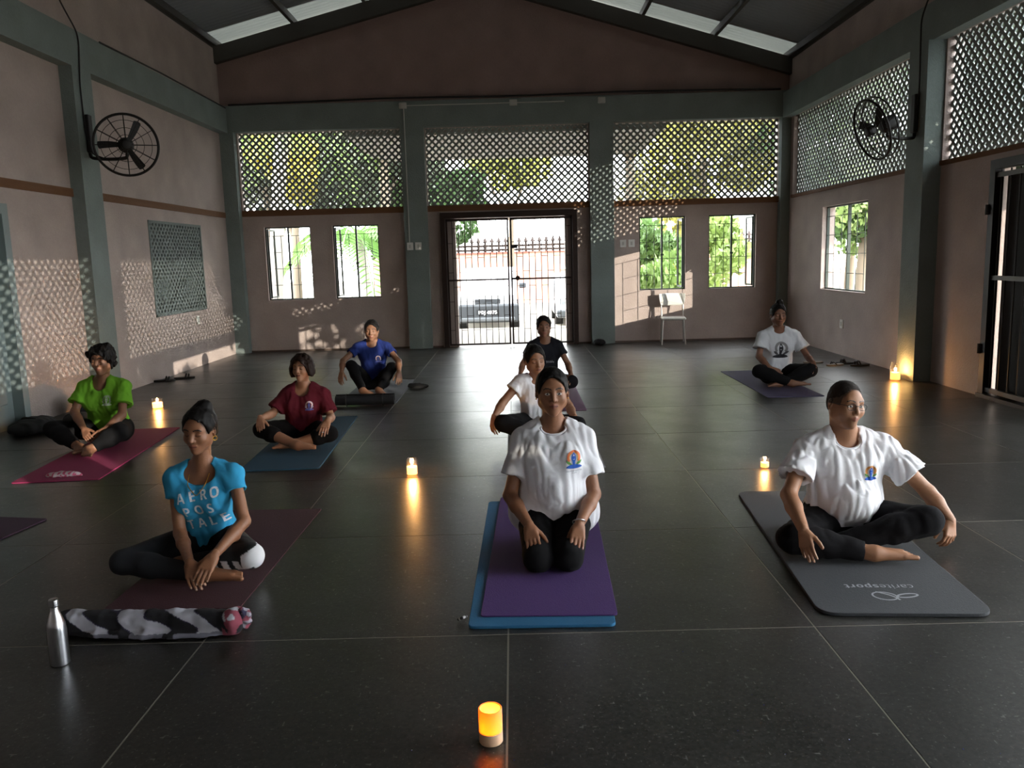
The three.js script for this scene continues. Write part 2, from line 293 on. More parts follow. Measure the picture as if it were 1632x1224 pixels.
// ================================================================= OUTSIDE
const GY = -0.45;
const ground = tag(part('ground', worldUV(bx(-60, GY - 0.2, -90, 60, GY, 40)), M.ground), 'pale concrete yard outside the hall', null, null, 'structure');
{
  const porch = struct('porch', 'covered porch slab and soffit outside the gate');
  part('porch_floor', worldUV(bx(-3.2, GY, -18.8, 3.0, -0.02, ZB - T)), M.ground, porch);
  part('porch_roof', worldUV(bx(-2.9, 3.72, -18.6, 2.75, 3.95, ZB - T)), M.soffit, porch);
  for (const x of [-2.75, 2.6]) part('porch_post', bx(x - 0.09, -0.02, -18.5, x + 0.09, 3.72, -18.32), M.outside, porch);
}
{ const a = struct('added_awning', 'low metal cover on posts, unseen, added to cut skylight at the side gate');  // unseen cover added to hold back skylight, low sun still passes below
  part('added_awning_sheet', bx(XR + T, 2.42, -8.6, 7.4, 2.46, -5.3), M.roofMetal, a);
  for (const z of [-8.5, -5.4]) part('added_awning_post', rod([7.3, GY, z], [7.3, 2.42, z], 0.03, 8), M.iron, a); }
// leaf clouds: many small folded leaves round branching centres
const leafGeo = (() => { const g = new THREE.BufferGeometry(); g.setAttribute('position', new THREE.Float32BufferAttribute([0, 0, 0, 0.32, 0.5, 0.08, 0, 1, 0, -0.32, 0.5, 0.08, 0, 0.5, -0.02], 3)); g.setIndex([0, 1, 4, 1, 2, 4, 0, 4, 3, 4, 2, 3]); g.computeVertexNormals(); return g; })();
function leafMat(hex) { return new THREE.MeshPhysicalMaterial({ color: hex, roughness: 0.7, transmission: 0.35, thickness: 0, side: THREE.DoubleSide }); }
function foliage(parent, n, size, clumps, hex, jitter = 0.2) {
  const m = new THREE.InstancedMesh(leafGeo, parent.position.x > 7 ? new THREE.MeshStandardMaterial({ color: hex, roughness: 0.8, side: THREE.DoubleSide }) : leafMat(hex), n), o = new THREE.Object3D(), c = new THREE.Color();
  for (let i = 0; i < n; i++) {
    const k = clumps[Math.floor(rnd() * clumps.length)], u = rr(-1, 1), a = rr(0, 6.283), r = Math.cbrt(rr(0.25, 1)), q = Math.sqrt(1 - u * u);
    o.position.set(k[0] + k[3] * r * q * Math.cos(a), k[1] + k[3] * 0.8 * r * u, k[2] + k[3] * r * q * Math.sin(a));
    o.rotation.set(rr(-1.2, 1.2), rr(0, 6.28), rr(-1.2, 1.2)); o.scale.setScalar(size * rr(0.6, 1.3)); o.updateMatrix(); m.setMatrixAt(i, o.matrix);
    m.setColorAt(i, c.setHSL(0, 0, rr(1 - jitter * 2, 1)));
  }
  m.name = 'foliage'; m.userData.kind = 'stuff'; m.castShadow = m.receiveShadow = true; parent.add(m); return m;
}
function tree(x, z, h, R, hex, label, n = 5000, size = 0.22, low = 0.35) {
  const t = thing('tree', label, 'tree', [x, GY, z]);
  part('trunk', [rod([0, 0, 0], [0.1, h * 0.55, 0.05], 0.16, 10, 0.1), rod([0.1, h * 0.5, 0.05], [R * 0.5, h * 0.8, 0.2], 0.07, 8, 0.03), rod([0.1, h * 0.45, 0.05], [-R * 0.5, h * 0.75, -0.2], 0.07, 8, 0.03)], M.bark, t);
  const cl = []; for (let i = 0; i < 14; i++) { const a = rr(0, 6.28), r = R * Math.sqrt(rnd()) * 0.8; cl.push([r * Math.cos(a), h * rr(low, 0.95), r * Math.sin(a), R * rr(0.3, 0.5)]); }
  foliage(t, n, size, cl, hex); return t;
}
function shrub(x, z, h, R, hex, label, n = 2200, size = 0.16) {
  const t = thing('shrub', label, 'shrub', [x, GY, z]);
  part('stem', [rod([0, 0, 0], [0.1, h * 0.6, 0], 0.03), rod([0, 0, 0], [-0.15, h * 0.55, 0.1], 0.03), rod([0, 0, 0], [0.05, h * 0.5, -0.15], 0.03)], M.bark, t);
  const cl = []; for (let i = 0; i < 9; i++) { const a = rr(0, 6.28), r = R * Math.sqrt(rnd()) * 0.7; cl.push([r * Math.cos(a), h * rr(0.3, 0.85), r * Math.sin(a), R * rr(0.3, 0.45)]); }
  foliage(t, n, size, cl, hex); return t;
}
function palm(x, z, h, lean, label, nf = 13, L = 2.6, hex = 0x86a04a) {
  const t = thing('palm_tree', label, 'palm tree', [x, GY, z]);
  part('trunk', tube([[0, 0, 0], [lean * 0.25, h * 0.35, 0], [lean * 0.6, h * 0.7, 0], [lean, h, 0]], 0.16, 20, 10), M.palmBark, t);
  const mat = leafMat(hex);
  for (let k = 0; k < nf; k++) {
    const a = k * 2.4 + 0.3, up = rr(0.15, 0.9), pts = [];
    for (let i = 0; i <= 8; i++) { const s = i / 8; pts.push([lean + Math.cos(a) * L * s, h + L * (up * s - 0.95 * s * s), Math.sin(a) * L * s]); }
    const leaflets = [tube(pts, 0.018, 10, 5)];
    for (let i = 1; i <= 20; i++) for (const sd of [-1, 1]) {
      const s = i / 21, f = s * 8, j = Math.floor(f), w = f - j, p = pts[j].map((c, q) => c + (pts[Math.min(8, j + 1)][q] - c) * w), ll = 0.55 * L / 2.6 * Math.sin(Math.PI * (0.15 + 0.8 * s)) + 0.12;
      const g = new THREE.BufferGeometry(), dx = -Math.sin(a) * sd, dz = Math.cos(a) * sd, fw = 0.45;
      const tip = [p[0] + (dx + Math.cos(a) * fw) * ll, p[1] - 0.55 * ll, p[2] + (dz + Math.sin(a) * fw) * ll], mid = p.map((c, q) => (c + tip[q]) / 2);
      const wd = 0.035; g.setAttribute('position', new THREE.Float32BufferAttribute([...p, mid[0] + Math.cos(a) * wd, mid[1] + 0.05, mid[2] + Math.sin(a) * wd, ...tip, ...p, ...tip, mid[0] - Math.cos(a) * wd, mid[1] + 0.03, mid[2] - Math.sin(a) * wd], 3)); g.computeVertexNormals(); leaflets.push(g);
    }
    part('frond', leaflets, mat, t);
  }
  return t;
}
palm(-5.6, -19.2, 5.2, 0.5, 'pale palm trunk with arching fronds outside the leftmost back window', 14, 2.9, 0x7f9c4c);
palm(-3.9, -22.5, 2.7, -0.3, 'short feathery green palm behind the second back window', 14, 2.2, 0x6f9a4c);
tree(-8.2, -28, 9.5, 3.8, 0x414a26, 'broad dull green tree behind the left lattice', 9000, 0.3);
tree(-6.3, -24, 5.6, 1.0, 0xd8cc58, 'small tree with sunlit yellow put into its leaf colour, in front of the dull green one', 2600, 0.3, 0.72);  // yellow leaf colour stands in for sunlight on the foliage
tree(-4.1, -26.5, 7.5, 2.4, 0x39482a, 'dark narrow tree between the palm and the gate', 6000, 0.26, 0.45);
tree(-3.2, -31, 6.5, 2.3, 0x3f6128, 'dark green tree rising left of the parked vehicle', 7000, 0.26);
tree(-0.1, -34.5, 7.6, 2.3, 0xb4b85c, 'thin yellow green tree behind the middle of the gate', 3500, 0.3, 0.68);
tree(6.5, -29, 9.5, 3.6, 0x96923a, 'tall pale yellow tree behind the right lattice', 8000, 0.34);
tree(10.5, -26, 8.0, 2.8, 0x44602c, 'round green tree beyond the right back corner', 6000, 0.26);
shrub(3.3, -18.0, 2.2, 1.1, 0xa0c070, 'leafy bright shrub outside the window above the chair', 2600, 0.2);
shrub(4.9, -20.2, 3.0, 1.3, 0xa8c070, 'taller light green shrub between the two right back windows', 2600, 0.2);
shrub(2.9, -19.6, 3.1, 1.2, 0x7fa060, 'dark leafy shrub behind the bright window shrub', 2600, 0.18);
shrub(8.2, -24.5, 2.6, 1.3, 0x9ab878, 'low shrub beyond the rightmost back window', 2000, 0.16);
tree(13.5, -17.0, 6.0, 2.2, 0x7d9b55, 'small tree in the yard outside the right wall window', 4500, 0.2);
tree(10.0, -24.0, 5.4, 1.8, 0x8da560, 'slim light tree in the yard behind the right wall', 3000, 0.2);
tree(14, 2.2, 8.2, 2.5, 0x5d7a3e, 'tall high crowned tree added out of view to shade the right lattice', 9000, 0.3, 0.68);  // unseen tree added to block sun from the lattice band
tree(14, 10.8, 4.7, 1.7, 0x6d8a45, 'low bushy tree added out of view to block sun at the second side doorway', 8000, 0.22, 0.25);  // unseen tree added as a sun blocker for the doorway
tree(14, 13.0, 4.7, 1.7, 0x688544, 'further low bushy tree added out of view to keep sun off the front sitters', 8000, 0.22, 0.25);  // added out of view, keeps direct sun off the front row
tree(14, 3.3, 5.0, 1.2, 0x6d8a45, 'thin young tree added out of view to dim the sun through the side gate', 1500, 0.2, 0.4);  // sparse unseen tree added to weaken the sun patch on the back wall
tree(14, 6.4, 4.4, 1.8, 0x6d8a45, 'bushy tree added out of view to block sun through the side doorway', 7000, 0.22, 0.25);  // unseen tree added so doorway sun misses the sitters behind
tree(9.6, -14.6, 6.8, 2.5, 0x2c3623, 'dark leaning tree close outside the right wall lattice', 9000, 0.26, 0.45);
tree(12.2, -18.0, 8.0, 2.6, 0x333d26, 'dark tree filling the gap behind the right lattices', 9000, 0.28, 0.4);
tree(12.5, -20.5, 8.0, 2.8, 0x2c3623, 'broad dark tree behind the right wall lattice', 7000, 0.26, 0.5);
tree(7.8, -11.6, 6.0, 1.9, 0x2c3623, 'dark tree outside the near right lattice', 9000, 0.24, 0.5);
shrub(8.5, -15.0, 1.8, 1.2, 0x9db873, 'low shrub outside the right wall window', 1800, 0.16);
{
  const rr_ = shrub(3.7, -18.9, 1.7, 0.7, 0xd9c840, 'yellow flowering shrub seen through the window above the chair', 1200, 0.13);
}
// red boundary wall with spiked railing
{
  const w = thing('boundary_wall', 'red boundary wall topped with a dark spiked railing', 'wall', [0, GY, -37]);
  part('masonry', worldUV(bx(-6.2, 0, -0.1, 13, 2.2, 0.1)), plaster(0xcf9c8a), w);
  part('coping', bx(-6.2, 2.2, -0.14, 13, 2.28, 0.14), plaster(0x8d5648), w);
  part('rail', [bx(-6.2, 2.5, -0.05, 13, 2.6, 0.05), bx(-6.2, 2.32, -0.05, 13, 2.42, 0.05)], M.iron, w);
  const spike = rod([0, 0, 0], [0, 0.5, 0], 0.065, 6, 0.05), head = new THREE.ConeGeometry(0.13, 0.26, 6); head.translate(0, 0.55, 0); const sg = merge([spike, head]);
  for (let k = 0; k < 62; k++) { const m = part('spike', sg, M.iron, w); m.position.set(-6 + k * 0.3, 2.28, 0); }
}
// parked white vehicle facing the gate
{
  const c = thing('car', 'white car with dark bumper parked outside the gate', 'car', [-0.72, GY, -22.6]);
  const paint = std(0xe6e8ea, 0.35), dark = std(0x33363a, 0.6), glass = std(0x20262b, 0.15), lamp = std(0x8c9092, 0.2);
  const prof = (pts, w, b) => { const s = new THREE.Shape(pts.map((p) => new THREE.Vector2(...p))); const g = new THREE.ExtrudeGeometry(s, { depth: w - 2 * b, bevelEnabled: true, bevelThickness: b, bevelSize: b, bevelSegments: 3 }); g.translate(0, 0, -(w - 2 * b) / 2); g.rotateY(-Math.PI / 2); return g; };
  // profile in (forward, up); forward becomes +z after the turn
  part('car_body', prof([[-0.05, 0.62], [0, 0.95], [-0.95, 1.12], [-1.55, 1.62], [-2.9, 1.66], [-3.1, 1.1], [-4.6, 1.08], [-4.6, 0.5], [-0.2, 0.5]], 1.6, 0.07), paint, c);
  const bump = part('bumper', new RoundedBoxGeometry(1.72, 0.5, 0.3, 3, 0.07).translate(0, 0.52, 0.02), dark, c);
  part('bumper_lip', new RoundedBoxGeometry(1.5, 0.12, 0.12, 2, 0.04).translate(0, 0.36, 0.13), std(0x55585b, 0.5), c);
  part('grille_panel', new RoundedBoxGeometry(0.7, 0.14, 0.06, 2, 0.02).translate(0, 0.85, 0.04), dark, c);
  for (const s of [-1, 1]) {
    part('headlight', new RoundedBoxGeometry(0.36, 0.16, 0.1, 3, 0.04).translate(s * 0.6, 0.88, 0.0), lamp, c);
    part('wing_mirror', new RoundedBoxGeometry(0.2, 0.16, 0.1, 3, 0.04).translate(s * 0.98, 1.22, -1.15), dark, c);
    for (const z of [-0.75, -3.6]) part('wheel', new THREE.CylinderGeometry(0.36, 0.36, 0.24, 20).rotateZ(Math.PI / 2).translate(s * 0.74, 0.36, z), M.black, c);
  }
  { const g = new THREE.PlaneGeometry(1.35, 0.62); g.rotateX(-0.88); g.translate(0, 1.37, -1.19); part('windscreen', bx(-0.68, 0, -0.01, 0.68, 0.66, 0.01).rotateX(-0.87).translate(0, 1.15, -0.98), glass, c); }
  const cv = document.createElement('canvas'); cv.width = 512; cv.height = 128; const x = cv.getContext('2d'); x.fillStyle = '#1d2023'; x.fillRect(0, 0, 512, 128); x.fillStyle = '#ffffff'; x.font = 'bold 104px sans-serif'; x.textAlign = 'center'; x.textBaseline = 'middle'; x.fillText('PDJ 4975', 256, 68, 490);
  const tx = new THREE.CanvasTexture(cv); tx.colorSpace = THREE.SRGBColorSpace;
  const pl = part('number_plate', new THREE.PlaneGeometry(0.62, 0.155).translate(0, 0.56, 0.175), new THREE.MeshStandardMaterial({ map: tx, roughness: 0.5 }), c);
}
{ // second vehicle, its corner just shows at the right of the gate
  const c = thing('car', 'pale car cut off by the right gate leaf', 'car', [2.05, GY, -24.0]);
  const paint = std(0xd9dcdf, 0.35), dark = std(0x3a3d40, 0.6);
  const s = new THREE.Shape([[0, 0.3], [0.02, 0.75], [-0.9, 0.95], [-1.6, 1.42], [-3.2, 1.42], [-4.0, 0.95], [-4.1, 0.3]].map((p) => new THREE.Vector2(...p)));
  const g = new THREE.ExtrudeGeometry(s, { depth: 1.5, bevelEnabled: true, bevelThickness: 0.06, bevelSize: 0.06, bevelSegments: 3 }); g.translate(0, 0, -0.75); g.rotateY(-Math.PI / 2);
  part('car_body', g, paint, c);
  for (const sd of [-1, 1]) { for (const z of [-0.8, -3.2]) part('wheel', new THREE.CylinderGeometry(0.31, 0.31, 0.22, 18).rotateZ(Math.PI / 2).translate(sd * 0.7, 0.31, z), M.black, c); part('headlight', new RoundedBoxGeometry(0.34, 0.14, 0.1, 3, 0.04).translate(sd * 0.52, 0.68, 0.03), std(0x777b7d, 0.2), c); }
  part('bumper', new RoundedBoxGeometry(1.6, 0.22, 0.16, 3, 0.05).translate(0, 0.36, 0.06), dark, c);
}
// ---- steel gate in the back door
{
  const t = thing('metal_gate', 'dark double leaf steel gate of thin bars across the back doorway', 'gate', [0, 0, ZB + 0.06]);
  const x0 = -1.25, x1 = 1.14, h = 2.36;
  part('gate_frame', [bx(x0, 0, -0.06, x0 + 0.085, h, 0.05, 0.006), bx(x1 - 0.085, 0, -0.06, x1, h, 0.05, 0.006), bx(x0 + 0.08, h - 0.1, -0.06, x1 - 0.08, h, 0.05, 0.006)], M.iron, t);
  const mid = -0.05;
  for (const [a, b, n] of [[x0 + 0.09, mid - 0.012, 10], [mid + 0.012, x1 - 0.09, 10]]) {
    const leaf = part('gate_leaf', [bx(a, 0.03, -0.018, a + 0.03, h - 0.11, 0.018), bx(b - 0.03, 0.03, -0.018, b, h - 0.11, 0.018), bx(a, 0.03, -0.018, b, 0.06, 0.018), bx(a, h - 0.15, -0.018, b, h - 0.11, 0.018), bx(a, 1.17, -0.018, b, 1.2, 0.018)], M.iron, t);
    for (let i = 1; i < n; i++) part('bar', rod([a + (b - a) * i / n, 0.05, 0], [a + (b - a) * i / n, h - 0.12, 0], 0.0075, 6), M.iron, leaf);
    for (let j = 0; j < 8; j++) { const y = 0.3 + j * 0.255; for (let i = j % 2; i < n; i += 2) part('link', rod([a + (b - a) * i / n, y, 0.003], [a + (b - a) * (i + 1) / n, y, 0.003], 0.005, 5), M.iron, leaf); }
  }
  part('lock_box', bx(mid + 0.02, 1.72, 0, mid + 0.14, 1.78, 0.05, 0.006), M.black, t);
  part('padlock', [new THREE.CylinderGeometry(0.045, 0.045, 0.03, 6).rotateX(Math.PI / 2).translate(mid + 0.13, 1.2, 0.03), rod([mid + 0.02, 1.2, 0.02], [mid + 0.13, 1.2, 0.02], 0.012, 6)], M.iron, t);
}
// ================================================================= SIGNED DISTANCE MODELLING
const sub = (a, b) => [a[0] - b[0], a[1] - b[1], a[2] - b[2]], add = (a, b) => [a[0] + b[0], a[1] + b[1], a[2] + b[2]], mul = (a, s) => [a[0] * s, a[1] * s, a[2] * s];
const dot = (a, b) => a[0] * b[0] + a[1] * b[1] + a[2] * b[2], len = (a) => Math.hypot(...a), nrm = (a) => mul(a, 1 / (len(a) || 1)), mixv = (a, b, t) => add(a, mul(sub(b, a), t));
const cross = (a, b) => [a[1] * b[2] - a[2] * b[1], a[2] * b[0] - a[0] * b[2], a[0] * b[1] - a[1] * b[0]];
// a primitive: { f(x,y,z) -> distance, op: 'u' | 's' | 'i', k: blend, lo, hi }
function cone(a, b, ra, rb, k = 0.02, o = {}) {
  const dx = b[0] - a[0], dy = b[1] - a[1], dz = b[2] - a[2], L2 = dx * dx + dy * dy + dz * dz || 1e-9, L = Math.sqrt(L2), dr = rb - ra, fb = o.flat;
  const f = (x, y, z) => {
    const px = x - a[0], py = y - a[1], pz = z - a[2]; let t = (px * dx + py * dy + pz * dz) / L2; const tt = t < 0 ? 0 : t > 1 ? 1 : t;
    const qx = px - dx * tt, qy = py - dy * tt, qz = pz - dz * tt; let d = Math.sqrt(qx * qx + qy * qy + qz * qz) - (ra + dr * tt);
    if (fb) { const e = (t - 1) * L; if (e > d) d = e; }
    return d;
  };
  const r = Math.max(ra, rb);
  return { f, op: o.op || 'u', k, lo: a.map((c, i) => Math.min(c, b[i]) - r), hi: a.map((c, i) => Math.max(c, b[i]) + r) };
}
const ball = (c, r, k = 0.02, o = {}) => cone(c, c, r, r, k, o);
function ell(c, r, k = 0.02, o = {}) {
  const ax = o.axes;
  const f = (x, y, z) => {
    let px = x - c[0], py = y - c[1], pz = z - c[2];
    if (ax) { const u = px * ax[0][0] + py * ax[0][1] + pz * ax[0][2], v = px * ax[1][0] + py * ax[1][1] + pz * ax[1][2], w = px * ax[2][0] + py * ax[2][1] + pz * ax[2][2]; px = u; py = v; pz = w; }
    const a = px / r[0], b = py / r[1], e = pz / r[2], k0 = Math.sqrt(a * a + b * b + e * e), g = a / r[0], h = b / r[1], i = e / r[2], k1 = Math.sqrt(g * g + h * h + i * i);
    return k1 < 1e-6 ? -Math.min(...r) : k0 * (k0 - 1) / k1;
  };
  const m = Math.max(...r); return { f, op: o.op || 'u', k, lo: c.map((q, i) => q - (ax ? m : r[i])), hi: c.map((q, i) => q + (ax ? m : r[i])) };
}
const plane = (p, n, op = 'i', k = 0) => ({ f: (x, y, z) => (x - p[0]) * n[0] + (y - p[1]) * n[1] + (z - p[2]) * n[2], op, k });
function field(prims, warp) {
  const fs = prims.map((p) => p.f), ops = prims.map((p) => p.op), ks = prims.map((p) => p.k), n = prims.length;
  const f = (x, y, z) => {
    let d = 1e3;
    for (let i = 0; i < n; i++) {
      if (ops[i] === 'w') { d += fs[i](x, y, z, d); continue; }
      const e = fs[i](x, y, z), k = ks[i];
      if (ops[i] === 'u') { if (e - d < k || d > 100) { const h = k > 0 ? Math.max(k - Math.abs(d - e), 0) / k : 0; d = Math.min(d, e) - h * h * k * 0.25; } }
      else { const q = ops[i] === 's' ? -e : e, h = k > 0 ? Math.max(k - Math.abs(d - q), 0) / k : 0; d = Math.max(d, q) + h * h * k * 0.25; }
    }
    return warp ? d + warp(x, y, z, d) : d;
  };
  const lo = [1e9, 1e9, 1e9], hi = [-1e9, -1e9, -1e9];
  for (const p of prims) if (p.op === 'u') for (let i = 0; i < 3; i++) { lo[i] = Math.min(lo[i], p.lo[i]); hi[i] = Math.max(hi[i], p.hi[i]); }
  return { f, lo, hi };
}
// naive surface nets over the narrow band
function netMesh(F, h, color, uvFn, pad = 0.02) {
  const f = F.f, B = 5, lo = F.lo.map((c) => c - pad), n = F.hi.map((c, i) => Math.ceil((c + pad - lo[i]) / h / B) * B), [nx, ny, nz] = n, sx = nx + 1, sy = ny + 1;
  const val = new Float32Array(sx * sy * (nz + 1)).fill(NaN), rad = B * h * Math.sqrt(3) / 2 * 1.45 + 0.012, blocks = [];
  const at = (i, j, k) => i + sx * (j + sy * k);
  for (let bz = 0; bz < nz; bz += B) for (let by = 0; by < ny; by += B) for (let bxx = 0; bxx < nx; bxx += B) {
    const d = f(lo[0] + (bxx + B / 2) * h, lo[1] + (by + B / 2) * h, lo[2] + (bz + B / 2) * h);
    if (Math.abs(d) > rad) continue;
    blocks.push([bxx, by, bz]);
    for (let k = bz; k <= bz + B; k++) for (let j = by; j <= by + B; j++) for (let i = bxx; i <= bxx + B; i++) { const q = at(i, j, k); if (val[q] !== val[q]) val[q] = f(lo[0] + i * h, lo[1] + j * h, lo[2] + k * h); }
  }
  const vid = new Map(), pos = [], idx = [], E = [[0, 1], [2, 3], [4, 5], [6, 7], [0, 2], [1, 3], [4, 6], [5, 7], [0, 4], [1, 5], [2, 6], [3, 7]], c = new Float64Array(8);
  for (const [bX, bY, bZ] of blocks) for (let k = bZ; k < bZ + B; k++) for (let j = bY; j < bY + B; j++) for (let i = bX; i < bX + B; i++) {
    let m = 0; for (let q = 0; q < 8; q++) { c[q] = val[at(i + (q & 1), j + ((q >> 1) & 1), k + (q >> 2))]; if (c[q] < 0) m |= 1 << q; }
    if (m === 0 || m === 255) continue;
    let X = 0, Y = 0, Z = 0, cnt = 0;
    for (const [a, b] of E) { if ((c[a] < 0) === (c[b] < 0)) continue; const t = c[a] / (c[a] - c[b]); X += (a & 1) + ((b & 1) - (a & 1)) * t; Y += ((a >> 1) & 1) + (((b >> 1) & 1) - ((a >> 1) & 1)) * t; Z += (a >> 2) + ((b >> 2) - (a >> 2)) * t; cnt++; }
    vid.set(at(i, j, k), pos.length / 3); pos.push(lo[0] + (i + X / cnt) * h, lo[1] + (j + Y / cnt) * h, lo[2] + (k + Z / cnt) * h);
  }
  const st = [1, sx, sx * sy], quad = (a, b, d, e, flip) => { const A = vid.get(a), Bv = vid.get(b), D = vid.get(d), Ev = vid.get(e); if (A === undefined || Bv === undefined || D === undefined || Ev === undefined) return; if (flip) idx.push(A, D, Bv, Bv, D, Ev); else idx.push(A, Bv, D, Bv, Ev, D); };
  for (const q of vid.keys()) {
    const v0 = val[q];
    for (let ax = 0; ax < 3; ax++) { const v1 = val[q + st[ax]]; if (v1 !== v1 || (v0 < 0) === (v1 < 0)) continue; const u = st[(ax + 1) % 3], w = st[(ax + 2) % 3]; quad(q - u - w, q - w, q - u, q, v0 >= 0); }
  }
  const g = new THREE.BufferGeometry(); g.setAttribute('position', new THREE.Float32BufferAttribute(pos, 3)); g.setIndex(idx); g.computeVertexNormals();
  const nv = pos.length / 3, uv = new Float32Array(nv * 2), N = g.attributes.normal;
  for (let i = 0; i < nv; i++) { uv[2 * i] = pos[3 * i]; uv[2 * i + 1] = pos[3 * i + 1]; }
  g.setAttribute('uv', new THREE.BufferAttribute(uv, 2));
  if (color) { const col = new Float32Array(nv * 3); for (let i = 0; i < nv; i++) { const q = color(pos[3 * i], pos[3 * i + 1], pos[3 * i + 2], N.getX(i), N.getY(i), N.getZ(i)); col[3 * i] = q[0]; col[3 * i + 1] = q[1]; col[3 * i + 2] = q[2]; } g.setAttribute('color', new THREE.BufferAttribute(col, 3)); }
  return g;
}
const rgb = (hex) => { const c = new THREE.Color(hex); return [c.r, c.g, c.b]; };
const lerp3 = (a, b, t) => [a[0] + (b[0] - a[0]) * t, a[1] + (b[1] - a[1]) * t, a[2] + (b[2] - a[2]) * t];
// ================================================================= PEOPLE
// -- a head about 0.235 m tall, origin midway between crown and chin, +z forward
function headParts(o) {
  const fat = o.fat ?? 0, jaw = o.jaw ?? 1;
  const P = [
    ell([0, 0.028, -0.014], [0.0735, 0.088, 0.094], 0.02), ell([0, -0.022, 0.016], [0.0635 + fat, 0.086, 0.071], 0.035),
    cone([0, -0.055, 0.03], [0, -0.09, 0.052], 0.046 + fat, 0.03 * jaw, 0.03), cone([-0.046 * jaw - fat, -0.056, 0.006], [0.046 * jaw + fat, -0.056, 0.006], 0.023, 0.023, 0.03),
    ball([-0.037, -0.027, 0.056], 0.024 + fat, 0.022), ball([0.037, -0.027, 0.056], 0.024 + fat, 0.022),
    cone([-0.036, 0.027, 0.068], [0.036, 0.027, 0.068], 0.014, 0.014, 0.022),
    ball([-0.031, 0.004, 0.096], 0.0155, 0.014, { op: 's' }), ball([0.031, 0.004, 0.096], 0.0155, 0.014, { op: 's' }),
    ell([-0.031, 0.003, 0.0735], [0.015, 0.0125, 0.0125], 0.005), ell([0.031, 0.003, 0.0735], [0.015, 0.0125, 0.0125], 0.005),
    cone([0, 0.016, 0.083], [0, -0.025, 0.103], 0.0075, 0.0115, 0.014), ball([-0.0125, -0.03, 0.093], 0.0085, 0.007), ball([0.0125, -0.03, 0.093], 0.0085, 0.007),
    ball([0, -0.062, 0.07], 0.024, 0.02),
    cone([-0.019, -0.0575, 0.082], [0, -0.054, 0.0905], 0.0052, 0.0062, 0.007), cone([0.019, -0.0575, 0.082], [0, -0.054, 0.0905], 0.0052, 0.0062, 0.007),
    cone([-0.016, -0.0615, 0.083], [0, -0.066, 0.089], 0.0052, 0.0072, 0.006), cone([0.016, -0.0615, 0.083], [0, -0.066, 0.089], 0.0052, 0.0072, 0.006),
    ball([0, -0.097, 0.07], 0.017 * jaw, 0.018),
    ell([-0.077 - fat, -0.004, -0.012], [0.009, 0.031, 0.019], 0.008, { axes: [nrm([1, 0, 0.35]), [0, 1, 0], nrm([-0.35, 0, 1])] }), ell([0.077 + fat, -0.004, -0.012], [0.009, 0.031, 0.019], 0.008, { axes: [nrm([1, 0, -0.35]), [0, 1, 0], nrm([0.35, 0, 1])] }),
    ell([-0.081 - fat, 0, -0.004], [0.006, 0.017, 0.009], 0.004, { op: 's' }), ell([0.081 + fat, 0, -0.004], [0.006, 0.017, 0.009], 0.004, { op: 's' }),
  ];
  if (o.neckTo) P.splice(4, 0, cone([0, -0.045, -0.022], o.neckTo, (o.nk ?? 0.05), (o.nk ?? 0.05) + 0.004, 0.03));
  return field(P);
}
function headColor(o) {
  const skin = rgb(o.skin), lip = lerp3(skin, rgb(0x7a3530), 0.55), brow = rgb(0x15100d), white = rgb(0xcfc8c0), iris = rgb(0x160d09), lid = lerp3(skin, rgb(0x2a1812), 0.4), cheek = lerp3(skin, rgb(0x9a5a44), 0.15);
  return (x, y, z, nx, ny, nz) => {
    const ax = Math.abs(x); let c = skin;
    if (z > 0.05) {
      const ly = y + 0.061 - 0.12 * ax * 0.1; if (ax < 0.023 && Math.abs(y + 0.0605) < 0.0125 * (1 - (ax / 0.025) ** 2) && z > 0.074) c = Math.abs(y + 0.0603) < 0.0013 ? rgb(0x2e1512) : lip;
      const by = 0.0275 + 0.006 * Math.sin((ax - 0.012) / 0.04 * 3.0) + (ax > 0.04 ? -(ax - 0.04) * 0.25 : 0);
      if (ax > 0.011 && ax < 0.052 && Math.abs(y - by) < (o.brow ?? 0.0034)) c = brow;
      const ex = ax - 0.031, ey = y - 0.003;
      if (o.open) { const w = 0.0062 * (1 - (ex / 0.0145) ** 2); if (Math.abs(ex) < 0.0145 && Math.abs(ey) < w) c = ex * ex + ey * ey < 0.0056 ** 2 ? iris : white; else if (Math.abs(ex) < 0.016 && Math.abs(ey - 0.001) < w + 0.0022) c = lid; }
      else if (Math.abs(ex) < 0.0155 && Math.abs(ey + 0.0055 - 0.9 * 0.0035 * (ex / 0.0155) ** 2) < 0.0017) c = brow;
      if (o.cut !== undefined) { const v = (x / 0.071) ** 2 + ((y + 0.05 + o.cut) / 0.108) ** 2 + ((z - 0.075) / 0.085) ** 2; if (v > 0.88 && y > 0.034) c = lerp3(c, rgb(0x17100c), Math.min(0.8, (v - 0.88) / 0.12 * 0.8) * Math.min(1, (y - 0.034) / 0.02)); }
      if (o.stubble && y < -0.04 && c === skin) c = lerp3(skin, rgb(0x4a3c34), 0.18);
    }
    else if (o.cut !== undefined && y > 0.0) { const v = (x / 0.071) ** 2 + ((y + 0.05 + o.cut) / 0.108) ** 2 + ((z - 0.075) / 0.085) ** 2; if (v > 0.84) c = lerp3(c, rgb(0x17100c), Math.min(0.85, (v - 0.84) / 0.16 * 0.85)); }
    return c;
  };
}
